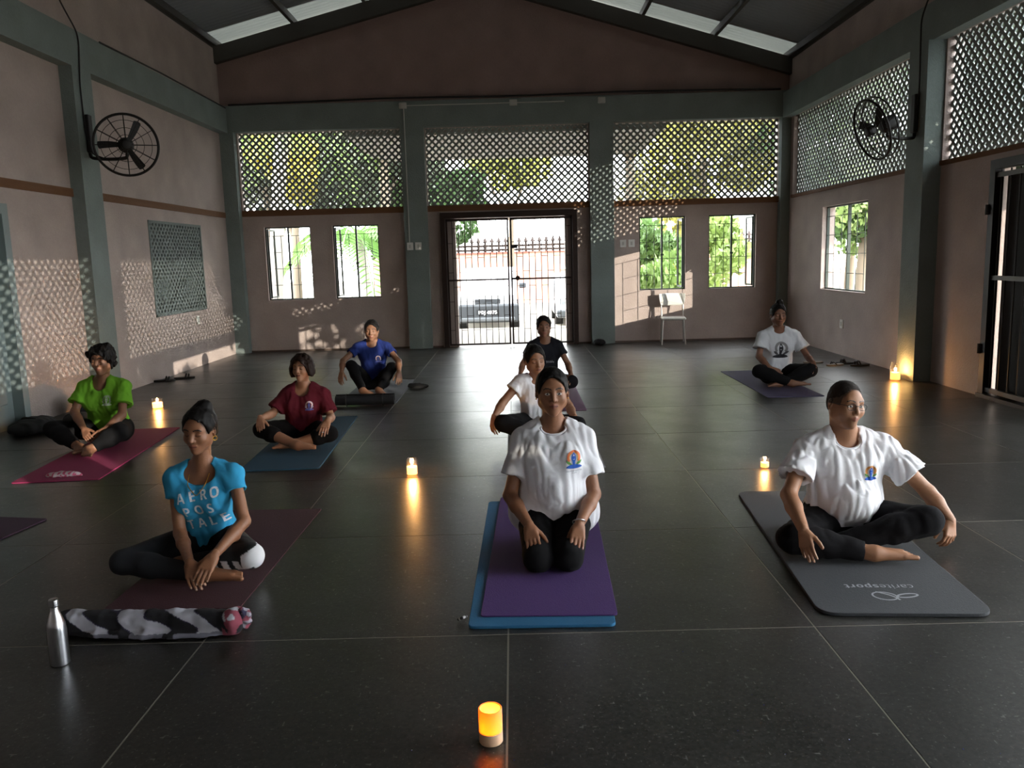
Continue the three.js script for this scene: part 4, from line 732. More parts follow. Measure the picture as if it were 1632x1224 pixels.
// 3. man with glasses, front right
const man = person({
  label: 'man with cropped hair and glasses in a white T-shirt sitting cross-legged', base: [1.74, 0, -4.15], skin: 0x9c6e50, q: 1, w: 1.16, arm: 1.08, leg: 1.05, hs: 0.99, seed: 5.3, nk: 0.061, floor: 0.017,
  head: [0.24, 0.05, -0.1], face: { jaw: 1.12, open: true, fat: 0.008, stubble: true, brow: 0.003 }, belly: 0.055,
  j: { pelvis: [1.742, 0.125, -4.28], neck: [1.72, 0.563, -4.235], skull: [1.706, 0.756, -4.2], shL: [1.518, 0.517, -4.235], shR: [1.935, 0.508, -4.25], elL: [1.385, 0.31, -4.09], wrL: [1.387, 0.195, -3.865], haL: [1.385, 0.085, -3.77], elR: [2.13, 0.285, -4.15], wrR: [2.2, 0.165, -4.05], haR: [2.164, 0.02, -3.996], hipL: [1.65, 0.12, -4.26], hipR: [1.84, 0.12, -4.26], knL: [1.375, 0.115, -3.985], knR: [2.05, 0.185, -3.99], anL: [1.745, 0.062, -3.885], anR: [1.6, 0.06, -4.03], toeL: [1.945, 0.05, -3.87], toeR: [1.47, 0.05, -4.02] },
  hand: { L: { side: -1, back: [-0.75, 0.35, 0.55], curl: 0.22, dir: [0.0, -0.82, 0.56], nail: 0.6, spread: 0.03 }, R: { side: 1, back: [0.35, 0.35, 0.85], curl: 0.5, dir: [-0.14, -0.94, 0.3], nail: 0.4, stub: 0.004 } },
  shirt: { mat: cloth(0xe6e6ea), ease: 0.016, sleeve: 0.62, cuff: 0.082, hem: -0.08, hemTilt: -0.25, neckR: 0.066, scoop: 0.045, fold: 0.009, fx: 22, fy: 3.6, ring: true, print: [{ t: 0.62, a: 0.09, w: 0.082, h: 0.102, roll: -0.04, mat: printMat((g, w, h) => emblem(g, w, h, { ...PAL.full, ring: '#d2904e', text: null }), 300, 375) }] },
  trousers: { mat: black2, cuffL: 0.88, cuffR: 0.95, ease: 0.016, fold: 0.006, hemR: 0.05 },
  hair: { style: 'short', thick: 0.0036, rough: 0.002, freq: 110, hairline: -0.03, nape: -0.05, mat: new THREE.MeshStandardMaterial({ color: 0x241c18, roughness: 0.9 }) },
});
{ // glasses
  const gl = [], m = man.hm, rimM = std(0x1a1512, 0.35, { metalness: 0.3 }), lensMat = new THREE.MeshPhysicalMaterial({ color: 0xffffff, roughness: 0.05, transmission: 1, thickness: 0, ior: 1.2, specularIntensity: 0.4 });
  for (const s of [-1, 1]) { const p = []; for (let i = 0; i < 24; i++) { const a = i / 24 * 6.2832, c = Math.cos(a), q = Math.sin(a); p.push([s * 0.033 + 0.023 * Math.sign(c) * Math.pow(Math.abs(c), 0.7), 0.002 + 0.0155 * Math.sign(q) * Math.pow(Math.abs(q), 0.7), 0.1 - 0.25 * Math.max(0, Math.abs(s * 0.033 + 0.023 * c) - 0.035)]); } gl.push(tube(p, 0.0013, 48, 6, true)); gl.push(tube([[s * 0.056, 0.008, 0.095], [s * 0.078, 0.008, 0.05], [s * 0.084, 0.006, 0.0]], 0.0013, 12, 6)); }
  gl.push(tube([[-0.011, 0.006, 0.1], [0, 0.009, 0.104], [0.011, 0.006, 0.1]], 0.0013, 10, 6));
  const frame = part('glasses', xf(merge(gl), m), rimM, man.g);
  for (const s of [-1, 1]) part('lens', xf(new THREE.SphereGeometry(1, 20, 12).scale(0.022, 0.0148, 0.0008).translate(s * 0.033, 0.002, 0.0995), m), lensMat, frame);
}
// 4. person in green, left
person({
  label: 'person with curly dark hair in a bright green T-shirt on a pink mat', base: [-3.66, 0, -7.1], skin: 0x7d5640, q: 1.35, w: 1.0, arm: 0.98, leg: 1.05, hs: 1.03, seed: 2.2, floor: 0.009,
  head: [-0.05, 0.05, 0.0], face: { open: false }, bust: 0.05,
  j: { pelvis: [-3.665, 0.125, -7.27], neck: [-3.675, 0.557, -7.2], skull: [-3.622, 0.762, -7.15], shL: [-3.825, 0.515, -7.2], shR: [-3.478, 0.518, -7.2], elL: [-3.875, 0.32, -7.08], wrL: [-3.71, 0.2, -6.9], haL: [-3.64, 0.12, -6.82], elR: [-3.445, 0.29, -7.05], wrR: [-3.515, 0.2, -6.88], haR: [-3.56, 0.12, -6.82], hipL: [-3.76, 0.125, -7.25], hipR: [-3.57, 0.125, -7.25], knL: [-4.02, 0.19, -6.98], knR: [-3.39, 0.175, -6.86], anL: [-3.7, 0.065, -6.78], anR: [-3.57, 0.065, -6.68], toeL: [-3.62, 0.06, -6.6], toeR: [-3.52, 0.05, -6.53] },
  hand: { L: { side: -1, back: [-0.5, 0.6, 0.6], curl: 0.4 }, R: { side: 1, back: [0.5, 0.6, 0.6], curl: 0.4 } },
  shirt: { mat: cloth(0x6aa52c), ease: 0.018, sleeve: 0.66, cuff: 0.085, hem: -0.05, neckR: 0.064, scoop: 0.065, fold: 0.007, fx: 22, fy: 6, print: [{ t: 0.64, a: 0.085, w: 0.1, h: 0.125, mat: embFaint }] },
  trousers: { mat: black1, cuff: 0.85, ease: 0.016 }, hair: { style: 'curly', hairline: -0.015, thick: 0.022, rough: 0.012, freq: 30 },
});
// 5. woman in maroon
const maroon = person({
  label: 'woman with a wavy brown bob in a maroon T-shirt on a blue mat', base: [-1.86, 0, -6.9], skin: 0x9c7258, q: 1.35, w: 0.92, arm: 0.92, leg: 0.95, hs: 0.93, seed: 6.6, nk: 0.044, floor: 0.013,
  head: [-0.22, -0.04, 0.06], face: { open: false, jaw: 0.95 }, bust: 0.055,
  j: { pelvis: [-1.87, 0.115, -7.06], neck: [-1.843, 0.483, -7.016], skull: [-1.832, 0.665, -6.985], shL: [-1.982, 0.432, -7.016], shR: [-1.672, 0.428, -7.016], elL: [-2.1, 0.285, -6.93], wrL: [-2.16, 0.275, -6.79], haL: [-2.143, 0.2, -6.72], elR: [-1.6, 0.235, -6.95], wrR: [-1.588, 0.245, -6.76], haR: [-1.605, 0.17, -6.66], hipL: [-1.96, 0.12, -7.05], hipR: [-1.79, 0.12, -7.05], knL: [-2.16, 0.175, -6.8], knR: [-1.585, 0.125, -6.8], anL: [-1.81, 0.07, -6.62], anR: [-1.87, 0.065, -6.72], toeL: [-1.655, 0.06, -6.59], toeR: [-2.03, 0.05, -6.68] },
  hand: { L: { side: -1, back: [-0.2, 0.7, 0.65], curl: 0.45 }, R: { side: 1, back: [0.1, 0.75, 0.7], curl: 0.3 } },
  shirt: { mat: cloth(0x5c1c28), ease: 0.016, sleeve: 0.78, cuff: 0.078, hem: -0.06, neckR: 0.062, scoop: 0.06, fold: 0.005, fx: 22, fy: 6, print: [{ t: 0.62, a: 0.085, w: 0.085, h: 0.108, mat: embPale }] },
  trousers: { mat: black1, cuff: 0.25, ease: 0.014, hemR: 0.062 }, hair: { style: 'bob', hairline: -0.02, thick: 0.018, rough: 0.008, freq: 24, mat: hairBrown },
});
part('ring', new THREE.TorusGeometry(0.0095, 0.0022, 6, 16).rotateX(1.1).translate(...add(maroon.J.haR, [0, 0.0, 0.01])), M.steel, maroon.g);
// 6. person in blue behind
person({
  label: 'short haired person in a dark blue T-shirt with raised knees behind a rolled mat', base: [-1.7, 0, -9.6], skin: 0x7d5842, q: 1.6, w: 0.95, arm: 0.95, leg: 0.92, hs: 1.0, seed: 1.7, floor: 0.007,
  head: [0.05, 0.05, -0.03], face: { open: false },
  j: { pelvis: [-1.7, 0.14, -9.78], neck: [-1.695, 0.585, -9.7], skull: [-1.683, 0.75, -9.66], shL: [-1.862, 0.555, -9.7], shR: [-1.525, 0.553, -9.7], elL: [-2.02, 0.41, -9.55], wrL: [-2.005, 0.305, -9.38], haL: [-2.014, 0.22, -9.33], elR: [-1.365, 0.39, -9.55], wrR: [-1.345, 0.29, -9.38], haR: [-1.34, 0.2, -9.34], hipL: [-1.79, 0.14, -9.76], hipR: [-1.61, 0.14, -9.76], knL: [-1.915, 0.365, -9.5], knR: [-1.445, 0.325, -9.5], anL: [-1.76, 0.085, -9.33], anR: [-1.58, 0.085, -9.33], toeL: [-1.62, 0.05, -9.22], toeR: [-1.5, 0.05, -9.2] },
  hand: { L: { side: -1, back: [-0.4, 0.3, 0.85], curl: 0.3 }, R: { side: 1, back: [0.4, 0.3, 0.85], curl: 0.3 } },
  shirt: { mat: cloth(0x1d2b63), ease: 0.012, sleeve: 0.5, cuff: 0.062, hem: -0.03, fold: 0.005, print: [{ t: 0.6, a: 0.08, w: 0.085, h: 0.108, mat: embPale }] },
  trousers: { mat: black1, cuff: 0.92, ease: 0.01 }, hair: { style: 'short', hairline: -0.022, thick: 0.014, rough: 0.004, freq: 30 },
});
// 7. person partly hidden behind the kneeling woman
person({
  label: 'person in a white T-shirt half hidden behind the kneeling woman, arm hanging over a knee', base: [0.19, 0, -6.9], skin: 0x8a624a, q: 1.35, w: 0.98, arm: 0.98, leg: 1.0, hs: 1.03, seed: 9.4, floor: 0.011,
  head: [0.3, 0.12, 0.05], face: { open: false },
  j: { pelvis: [0.2, 0.125, -7.03], neck: [0.185, 0.505, -6.97], skull: [0.163, 0.69, -6.91], shL: [0.04, 0.51, -6.93], shR: [0.345, 0.485, -7.0], elL: [-0.115, 0.345, -6.86], wrL: [-0.19, 0.245, -6.72], haL: [-0.197, 0.13, -6.64], elR: [0.45, 0.28, -6.95], wrR: [0.48, 0.22, -6.75], haR: [0.47, 0.15, -6.68], hipL: [0.1, 0.125, -7.0], hipR: [0.29, 0.125, -7.0], knL: [-0.115, 0.2, -6.68], knR: [0.5, 0.16, -6.72], anL: [0.27, 0.065, -6.58], anR: [0.12, 0.065, -6.68], toeL: [0.44, 0.05, -6.56], toeR: [-0.02, 0.05, -6.66] },
  hand: { L: { side: -1, back: [-0.5, 0.3, 0.8], curl: 0.45 }, R: { side: 1, back: [0.3, 0.7, 0.6], curl: 0.3 } },
  shirt: { mat: white1, ease: 0.014, sleeve: 0.45, cuff: 0.07, hem: -0.04, fold: 0.006 },
  trousers: { mat: black1, cuff: 0.9, ease: 0.016 }, hair: { style: 'short', hairline: -0.022, thick: 0.015, rough: 0.004, freq: 28 },
});
// 8. person in black near the gate
person({
  label: 'short haired person in a black T-shirt sitting farthest back near the gate', base: [0.345, 0, -9.4], skin: 0x7a543f, q: 1.6, w: 0.95, arm: 0.95, leg: 1.0, hs: 1.0, seed: 4.8, floor: 0.007,
  head: [0.04, 0.04, 0.0], face: { open: false },
  j: { pelvis: [0.345, 0.13, -9.52], neck: [0.348, 0.588, -9.45], skull: [0.335, 0.762, -9.41], shL: [0.192, 0.54, -9.45], shR: [0.498, 0.538, -9.45], elL: [0.08, 0.335, -9.37], wrL: [0.05, 0.25, -9.2], haL: [0.06, 0.19, -9.1], elR: [0.605, 0.32, -9.38], wrR: [0.625, 0.225, -9.2], haR: [0.6, 0.17, -9.1], hipL: [0.25, 0.13, -9.5], hipR: [0.44, 0.13, -9.5], knL: [0.02, 0.15, -9.17], knR: [0.63, 0.155, -9.17], anL: [0.42, 0.065, -9.07], anR: [0.27, 0.065, -9.15], toeL: [0.58, 0.05, -9.05], toeR: [0.12, 0.05, -9.13] },
  hand: { L: { side: -1, back: [-0.2, 0.8, 0.5], curl: 0.35 }, R: { side: 1, back: [0.2, 0.8, 0.5], curl: 0.35 } },
  shirt: { mat: cloth(0x191a20), ease: 0.013, sleeve: 0.5, cuff: 0.064, hem: -0.03, fold: 0.005, print: [{ t: 0.5, a: 0.05, w: 0.1, h: 0.05, mat: printMat((g, w, h) => { g.clearRect(0, 0, w, h); g.strokeStyle = '#77777c'; g.lineWidth = 9; g.beginPath(); for (let i = 0; i <= 60; i++) g.lineTo(12 + i * 3, 50 - 26 * Math.sin(i * 0.95) * (i % 14 < 7 ? 1 : 0.5)); g.stroke(); }, 200, 100) }] },
  trousers: { mat: black2, cuff: 0.9, ease: 0.014 }, hair: { style: 'short', hairline: -0.022, thick: 0.013, rough: 0.004, freq: 30 },
});
// 9. woman at the right back
person({
  label: 'woman with a top knot in a white T-shirt with a large dark emblem, right back', base: [3.07, 0, -9.4], skin: 0x744e3a, q: 1.6, w: 1.04, arm: 1.0, leg: 1.05, hs: 1.05, seed: 7.9, floor: 0.007,
  head: [0.0, 0.05, 0.0], face: { open: false }, bust: 0.05,
  j: { pelvis: [3.072, 0.13, -9.6], neck: [3.07, 0.628, -9.55], skull: [3.05, 0.815, -9.51], shL: [2.882, 0.568, -9.55], shR: [3.264, 0.565, -9.55], elL: [2.825, 0.345, -9.48], wrL: [2.91, 0.225, -9.32], haL: [2.99, 0.18, -9.26], elR: [3.38, 0.33, -9.45], wrR: [3.38, 0.28, -9.26], haR: [3.35, 0.22, -9.18], hipL: [2.975, 0.13, -9.58], hipR: [3.165, 0.13, -9.58], knL: [2.77, 0.2, -9.27], knR: [3.345, 0.2, -9.25], anL: [3.1, 0.075, -9.12], anR: [2.98, 0.065, -9.2], toeL: [3.29, 0.07, -9.1], toeR: [2.85, 0.05, -9.18] },
  hand: { L: { side: -1, back: [-0.2, 0.8, 0.6], curl: 0.3 }, R: { side: 1, back: [0.2, 0.8, 0.6], curl: 0.4 } },
  shirt: { mat: cloth(0xc9cbd0), ease: 0.018, sleeve: 0.62, cuff: 0.085, hem: -0.05, fold: 0.006, fx: 22, fy: 6, print: [{ t: 0.53, a: -0.005, w: 0.21, h: 0.26, mat: embDark }] },
  trousers: { mat: black1, cuff: 0.93, ease: 0.018 }, hair: { style: 'tied', thick: 0.012, hairline: -0.02, bun: [0.02, 0.135, -0.04], bunR: 0.04, rough: 0.005, freq: 30 },
});
// ================================================================= THINGS ON THE FLOOR AND WALLS
const foam = dataTex(256, (u, v) => { const a = 255 * (0.5 * n128(u, v) + 0.5 * n64(u, v)); return [a, a, a]; }, false);
const matMat = (hex) => new THREE.MeshStandardMaterial({ color: hex, roughness: 0.85, bumpMap: repeat(foam, 5), bumpScale: 0.0015 });
// a mat lying on the floor: near edge centre (cx, cz), running l metres back from the camera, turned by `turn`
function yogaMat(label, cx, cz, w, l, turn, t, hex, y = 0, corner = 0.02) {
  const g = thing('yoga_mat', label, 'yoga mat', [cx, y, cz], turn); g.userData.group = 'yoga mats on the terrazzo floor';
  const s = new THREE.Shape(), r = corner, x0 = -w / 2, x1 = w / 2;
  s.moveTo(x0 + r, 0); s.lineTo(x1 - r, 0); s.quadraticCurveTo(x1, 0, x1, r); s.lineTo(x1, l - r); s.quadraticCurveTo(x1, l, x1 - r, l); s.lineTo(x0 + r, l); s.quadraticCurveTo(x0, l, x0, l - r); s.lineTo(x0, r); s.quadraticCurveTo(x0, 0, x0 + r, 0);
  const b = Math.min(0.003, t * 0.3), geo = new THREE.ExtrudeGeometry(s, { depth: t - 2 * b, bevelEnabled: true, bevelThickness: b, bevelSize: b, bevelSegments: 2, curveSegments: 10 });
  geo.rotateX(-Math.PI / 2); geo.translate(0, b + 0.0005, 0); part('mat', geo, matMat(hex), g); return g;
}
yogaMat('plum red yoga mat under the young woman in turquoise', -1.605, -3.56, 0.63, 1.5, -0.02, 0.006, 0x3d1722);
yogaMat('blue yoga mat peeking out beneath the purple one', 0.082, -3.28, 0.62, 1.8, -0.02, 0.014, 0x1d5f86, 0, 0.03);
yogaMat('purple yoga mat under the kneeling woman, laid over a blue one', 0.115, -3.36, 0.59, 1.78, -0.035, 0.006, 0x432663, 0.015);
const greyMat = yogaMat('thick charcoal yoga mat with printed lettering under the man', 1.635, -3.3, 0.72, 1.84, -0.075, 0.016, 0x34373b, 0, 0.09);
yogaMat('bright pink yoga mat under the person in green', -3.44, -5.92, 0.63, 1.92, 0.085, 0.008, 0x8e2350);
yogaMat('dark blue yoga mat under the woman in maroon', -1.82, -6.08, 0.6, 2.1, 0.045, 0.012, 0x1c4458);
yogaMat('grey yoga mat under the person in blue', -1.66, -8.93, 0.66, 1.75, 0.0, 0.006, 0x55575c);
yogaMat('light grey yoga mat under the half hidden person in white', 0.28, -5.9, 0.72, 1.8, 0, 0.01, 0x8d9096);
yogaMat('dusky mauve yoga mat under the person in black', 0.4, -8.2, 0.62, 1.8, 0, 0.006, 0x6b4a62);
yogaMat('violet yoga mat under the woman with the top knot', 2.99, -8.66, 0.6, 2.05, 0.0, 0.006, 0x3c3656);
yogaMat('dark purple mat corner cut off by the left edge', -3.42, -4.5, 0.7, 0.56, -0.18, 0.008, 0x3a2338);
{ // fold of pale cloth on the pink mat's front edge
  const F = field([ell([0, 0.0, 0], [0.14, 0.035, 0.05], 0.01), plane([0, 0, 0], [0, -1, 0], 'i', 0.004)], (x, y, z) => 0.006 * noise(x * 22, y * 20, z * 22));
  const t = thing('towel', 'crumpled white and pink cloth on the front edge of the pink mat', 'towel', [-3.45, 0.0095, -6.06]);
  const tx = dataTex(128, (u, v) => n16(u, v) > 0.55 ? [196, 90, 120] : [205, 186, 190]);
  part('cloth', netMesh(F, 0.006), new THREE.MeshStandardMaterial({ map: repeat(tx, 5), roughness: 0.95 }), t);
}
{ // lettering and loop mark printed upside down on the charcoal mat
  const mt = printMat((g, w, h) => {
    g.clearRect(0, 0, w, h); g.fillStyle = g.strokeStyle = '#8f9398'; g.font = '86px sans-serif'; g.textAlign = 'left'; g.textBaseline = 'middle';
    g.fillText('carite', 60, 250, 215); g.font = 'bold 86px sans-serif'; g.fillText('sport', 275, 250, 220);
    g.lineWidth = 13; g.beginPath(); g.ellipse(295, 100, 72, 58, 0.35, 0, 7); g.stroke(); g.lineWidth = 15; g.beginPath(); g.ellipse(155, 108, 66, 26, -0.25, 0, 7); g.stroke(); g.beginPath(); g.moveTo(225, 40); g.quadraticCurveTo(235, 110, 330, 165); g.stroke();
  }, 560, 320);
  const p = new THREE.PlaneGeometry(0.4, 0.23); p.rotateX(-Math.PI / 2); p.rotateY(Math.PI); p.translate(-0.02, 0.0175, -0.22); part('print', p, mt, greyMat);
}
// ---- candles
function flameMesh(parent, y, s = 1) { const g = new THREE.LatheGeometry([[0, 0], [0.0035, 0.003], [0.005, 0.008], [0.0035, 0.017], [0.0012, 0.025], [0, 0.03]].map((p) => new THREE.Vector2(p[0] * s, p[1] * s)), 14); g.translate(0, y, 0); return part('flame', g, M.flame, parent); }
function candleLight(parent, y, power) { const l = new THREE.PointLight(new THREE.Color(1, 0.47, 0.14), power, 0, 2); l.position.set(0, y, 0); l.castShadow = true; l.shadow.radius = 0.8; parent.add(l); return l; }
const waxGlow = (k) => new THREE.MeshPhysicalMaterial({ color: 0xf3d9b0, roughness: 0.7, transmission: 0.45, thickness: 0, emissive: new THREE.Color(1, 0.42, 0.1), emissiveIntensity: k });
function jarCandle(label, x, z, R, H, fill, power, glow, lip = true) {
  const t = thing('jar_candle', label, 'candle', [x, 0, z]); t.userData.group = 'candles lit on the floor';
  const p = [[0.001, 0.001], [R * 0.9, 0.001], [R, 0.006], [R, H * 0.78], [lip ? R * 0.86 : R, H * 0.88], [lip ? R * 0.9 : R, H], [lip ? R * 0.84 : R - 0.003, H], [lip ? R * 0.8 : R - 0.003, H * 0.88], [R - 0.003, H * 0.76], [R - 0.003, 0.008], [0.001, 0.005]].map((q) => new THREE.Vector2(...q));
  part('jar', new THREE.LatheGeometry(p, 36), M.glass, t);
  const c = part('wax', new THREE.LatheGeometry([[0.0005, 0.006], [R - 0.005, 0.006], [R - 0.005, fill], [R * 0.5, fill - 0.004], [0.0005, fill - 0.006]].map((q) => new THREE.Vector2(...q)), 30), waxGlow(glow), t);
  part('wick', rod([0, fill - 0.006, 0], [0, fill + 0.008, 0], 0.001, 5), M.black, t);
  const f = flameMesh(t, fill + 0.004, Math.min(1.7, R / 0.032)); candleLight(t, fill + 0.02, power); return t;
}
jarCandle('bright candle in a short glass jar on the open floor left of centre', -0.78, -5.87, 0.042, 0.12, 0.06, 0.2, 1.5);
jarCandle('small tea glass candle between the two right mats', 1.785, -5.8, 0.034, 0.075, 0.04, 0.07, 0.5, false);
jarCandle('tall jar candle glowing beside the right wall column', 4.5, -9.66, 0.06, 0.21, 0.09, 0.3, 0.6);
{ const t = jarCandle('round bowl candle by the left wall behind the pink mat', -4.02, -9.06, 0.058, 0.1, 0.06, 0.2, 2.5, false); }
{ // flameless pillar: a hollow wax shell lit from inside
  const t = thing('pillar_candle', 'glowing hollow pillar candle in the foreground', 'candle', [-0.112, 0, -2.465]); t.userData.group = 'candles lit on the floor';
  const R = 0.0385, H = 0.118;
  const V2 = (q) => new THREE.Vector2(...q);
  part('base', new THREE.LatheGeometry([[0.0005, 0.0008], [R - 0.002, 0.0008], [R, 0.004], [R, 0.04], [R - 0.0005, 0.0415], [0.0005, 0.0415]].map(V2), 48), new THREE.MeshPhysicalMaterial({ color: 0xdcb490, roughness: 0.6 }), t);
  part('wax_shell', new THREE.LatheGeometry([[R - 0.0003, 0.0415], [R, 0.046], [R, H - 0.003], [R - 0.002, H], [R - 0.005, H - 0.001], [R - 0.006, H - 0.006], [R - 0.006, 0.042]].map(V2), 48), new THREE.MeshPhysicalMaterial({ color: 0xf3b860, roughness: 0.6, transmission: 0.5, thickness: 0 }), t);
  part('flame', new THREE.LatheGeometry([[0.0005, 0], [0.006, 0.002], [0.008, 0.01], [0.005, 0.022], [0.0008, 0.034]].map((q) => new THREE.Vector2(...q)), 16).translate(0, 0.043, 0), new THREE.MeshStandardMaterial({ color: 0, emissive: new THREE.Color(1, 0.66, 0.16), emissiveIntensity: 1.6 }), t);
  const l = candleLight(t, 0.06, 0.034); l.color.setRGB(1, 0.6, 0.13);
}
// ---- steel bottle
{ const t = thing('water_bottle', 'brushed steel water bottle standing at the left', 'bottle', [-1.845, 0, -3.07]);
  part('bottle_body', new THREE.LatheGeometry([[0.001, 0.001], [0.032, 0.001], [0.0355, 0.005], [0.0355, 0.145], [0.033, 0.17], [0.024, 0.2], [0.0165, 0.222], [0.0145, 0.236], [0.0145, 0.243], [0.001, 0.243]].map((q) => new THREE.Vector2(...q)), 48), M.steel, t);
  part('cap', new THREE.LatheGeometry([[0.001, 0.243], [0.0175, 0.243], [0.0185, 0.246], [0.0185, 0.268], [0.0165, 0.272], [0.001, 0.273]].map((q) => new THREE.Vector2(...q)), 40), M.steel, t); }
// ---- rolled patterned towel in front of the plum mat
{ const t = thing('towel', 'rolled towel with a black and white brushed pattern and pink ends', 'towel', [-1.6, 0, -3.33], -0.05);
  const L = 0.36, sect = (x) => 0.052 + 0.004 * Math.sin(x * 31) + 0.004 * noise(x * 12, 1, 2);
  const F = field([cone([-L, 0.05, 0], [L, 0.054, 0], 0.05, 0.05, 0.01, {}), ell([L + 0.01, 0.06, 0.01], [0.05, 0.055, 0.06], 0.02), ell([0, 0.02, 0.012], [L + 0.02, 0.02, 0.075], 0.012), plane([0, 0.001, 0], [0, -1, 0], 'i', 0.004)], (x, y, z) => 0.007 * noise(x * 11, y * 24, z * 24) + 0.003 * noise(x * 40, y * 40, z * 40) - 0.003 * Math.max(0, Math.sin(x * 55 + 3 * noise(x * 5, 2, 1))));
  const W = rgb(0xa9a9b2), K = rgb(0x141318), Pk = rgb(0x7d3a48), V = rgb(0x2c2740);
  part('rolled_cloth', netMesh(F, 0.005, (x, y, z) => { if (x > L - 0.02 && noise(x * 30, y * 30, z * 30) > -0.05) return Pk; if (y < 0.03) return noise(x * 8, 3, 3) > 0.1 ? rgb(0x6b6b75) : K; const a = Math.sin(x * 26 + 2.2 * noise(x * 7, y * 9, z * 9) + y * 34); return a > 0.15 ? W : a > -0.05 ? V : K; }), new THREE.MeshStandardMaterial({ vertexColors: true, roughness: 0.95 }), t);
  const loose = field([ell([L + 0.055, 0.07, 0], [0.035, 0.05, 0.03], 0.01), ell([-L - 0.035, 0.055, 0], [0.045, 0.03, 0.04], 0.01)], (x, y, z) => 0.01 * noise(x * 40, y * 40, z * 40));
  part('loose_end', netMesh(loose, 0.005, (x, y, z) => x < 0 ? (noise(x * 50, y * 50, z * 50) > 0 ? W : K) : (noise(x * 35, y * 35, z * 35) > 0.05 ? rgb(0x8f8a94) : noise(x * 35, y * 35, 9) > 0 ? Pk : V)), new THREE.MeshStandardMaterial({ vertexColors: true, roughness: 0.95 }), t); }
// ---- white and black striped tag at the blue mat's corner
tag(part('hair_band', new THREE.TorusGeometry(0.018, 0.006, 8, 20).rotateX(1.2).rotateZ(0.4).translate(-0.26, 0.018, -3.36), new THREE.MeshStandardMaterial({ roughness: 0.8, map: dataTex(32, (u, v) => (u * 6) % 1 > 0.5 ? [190, 190, 190] : [15, 15, 15]) })), 'small black and white striped band at the blue mat corner', 'hair band');
// ---- rolled dark mat end and flat pouch beside the person in blue
{ const t = thing('rolled_mat', 'dark rolled mat lying in front of the person in blue', 'yoga mat', [-1.65, 0, -8.83]);
  const sp = []; for (let i = 0; i <= 90; i++) { const a = i / 90 * Math.PI * 2 * 3.2, r = 0.012 + 0.053 * i / 90; sp.push([Math.cos(a) * r, 0.068 + Math.sin(a) * r]); }
  const s = new THREE.Shape(); sp.forEach((p, i) => i ? s.lineTo(...p) : s.moveTo(...p)); for (let i = 90; i >= 0; i--) { const a = i / 90 * Math.PI * 2 * 3.2, r = 0.012 + 0.053 * i / 90 - 0.008; s.lineTo(Math.cos(a) * r, 0.068 + Math.sin(a) * r); }
  const g = new THREE.ExtrudeGeometry(s, { depth: 0.64, bevelEnabled: false, curveSegments: 4 }); g.rotateY(Math.PI / 2); g.translate(-0.32, 0, 0); part('roll', g, matMat(0x1a1b1e), t);
  for (const x of [-0.2, 0.2]) part('strap', new THREE.TorusGeometry(0.0665, 0.004, 6, 40).rotateY(Math.PI / 2).translate(x, 0.068, 0), M.black, t); }
{ const F = field([ell([0, 0.03, 0], [0.13, 0.032, 0.06], 0.01), cone([-0.1, 0.05, 0], [0.02, 0.055, 0.01], 0.02, 0.016, 0.02), plane([0, 0.001, 0], [0, -1, 0], 'i', 0.003)], (x, y, z) => 0.003 * noise(x * 30, y * 30, z * 30)); tag(part('pouch', netMesh(F, 0.007), std(0x1e1d1c, 0.9)), 'flat dark pouch lying right of the person in blue', 'pouch').position.set(-1.2, 0, -9.95); }
// ---- footwear
function sandal(name, label, cat, x, z, turn, L, hex, group, thong = true) {
  const t = thing(name, label, cat, [x, 0, z], turn, group), s = new THREE.Shape(), w = L * 0.19;
  s.moveTo(0, -L / 2); s.bezierCurveTo(w, -L / 2, w * 0.95, -L * 0.1, w * 1.05, L * 0.2); s.bezierCurveTo(w * 1.1, L * 0.42, w * 0.5, L / 2, 0, L / 2); s.bezierCurveTo(-w * 0.6, L / 2, -w * 1.1, L * 0.4, -w, L * 0.15); s.bezierCurveTo(-w * 0.9, -L * 0.1, -w, -L / 2, 0, -L / 2);
  const g = new THREE.ExtrudeGeometry(s, { depth: 0.014, bevelEnabled: true, bevelThickness: 0.004, bevelSize: 0.004, bevelSegments: 2 }); g.rotateX(-Math.PI / 2); g.translate(0, 0.005, 0); part('sole', g, std(hex, 0.85), t);
  part('strap', thong ? [tube([[-w * 1.0, 0.02, 0.0], [-w * 0.6, 0.05, -L * 0.16], [0, 0.03, -L * 0.3]], 0.007, 16, 6), tube([[w * 1.0, 0.02, 0.0], [w * 0.6, 0.05, -L * 0.16], [0, 0.03, -L * 0.3]], 0.007, 16, 6)] : [tube([[-w * 1.0, 0.015, -L * 0.05], [-w * 0.5, 0.06, -L * 0.1], [w * 0.5, 0.06, -L * 0.1], [w * 1.0, 0.015, -L * 0.05]], 0.012, 20, 8), tube([[-w * 1.0, 0.015, -L * 0.2], [-w * 0.5, 0.055, -L * 0.22], [w * 0.5, 0.055, -L * 0.22], [w * 1.0, 0.015, -L * 0.2]], 0.012, 20, 8)], std(hex === 0x8f8c86 ? 0x2a2826 : hex, 0.7), t);
  return t;
}
sandal('sandal', 'pale soled sandal nearest the woman with the top knot', 'sandal', 4.12, -11.3, 1.35, 0.26, 0x8f8c86, 'sandals by the right wall');
sandal('sandal', 'second small sandal left of the dark slippers by the right wall', 'sandal', 4.3, -10.98, 1.75, 0.24, 0x8f8c86, 'sandals by the right wall');
sandal('slipper', 'dark slipper by the right wall, left of a pair', 'slipper', 4.5, -11.12, 1.45, 0.26, 0x1c1a19, 'dark slippers by the right wall', false);
sandal('slipper', 'dark slipper by the right wall, right one of a pair nearest the jar candle', 'slipper', 4.6, -10.9, 1.7, 0.26, 0x1c1a19, 'dark slippers by the right wall', false);
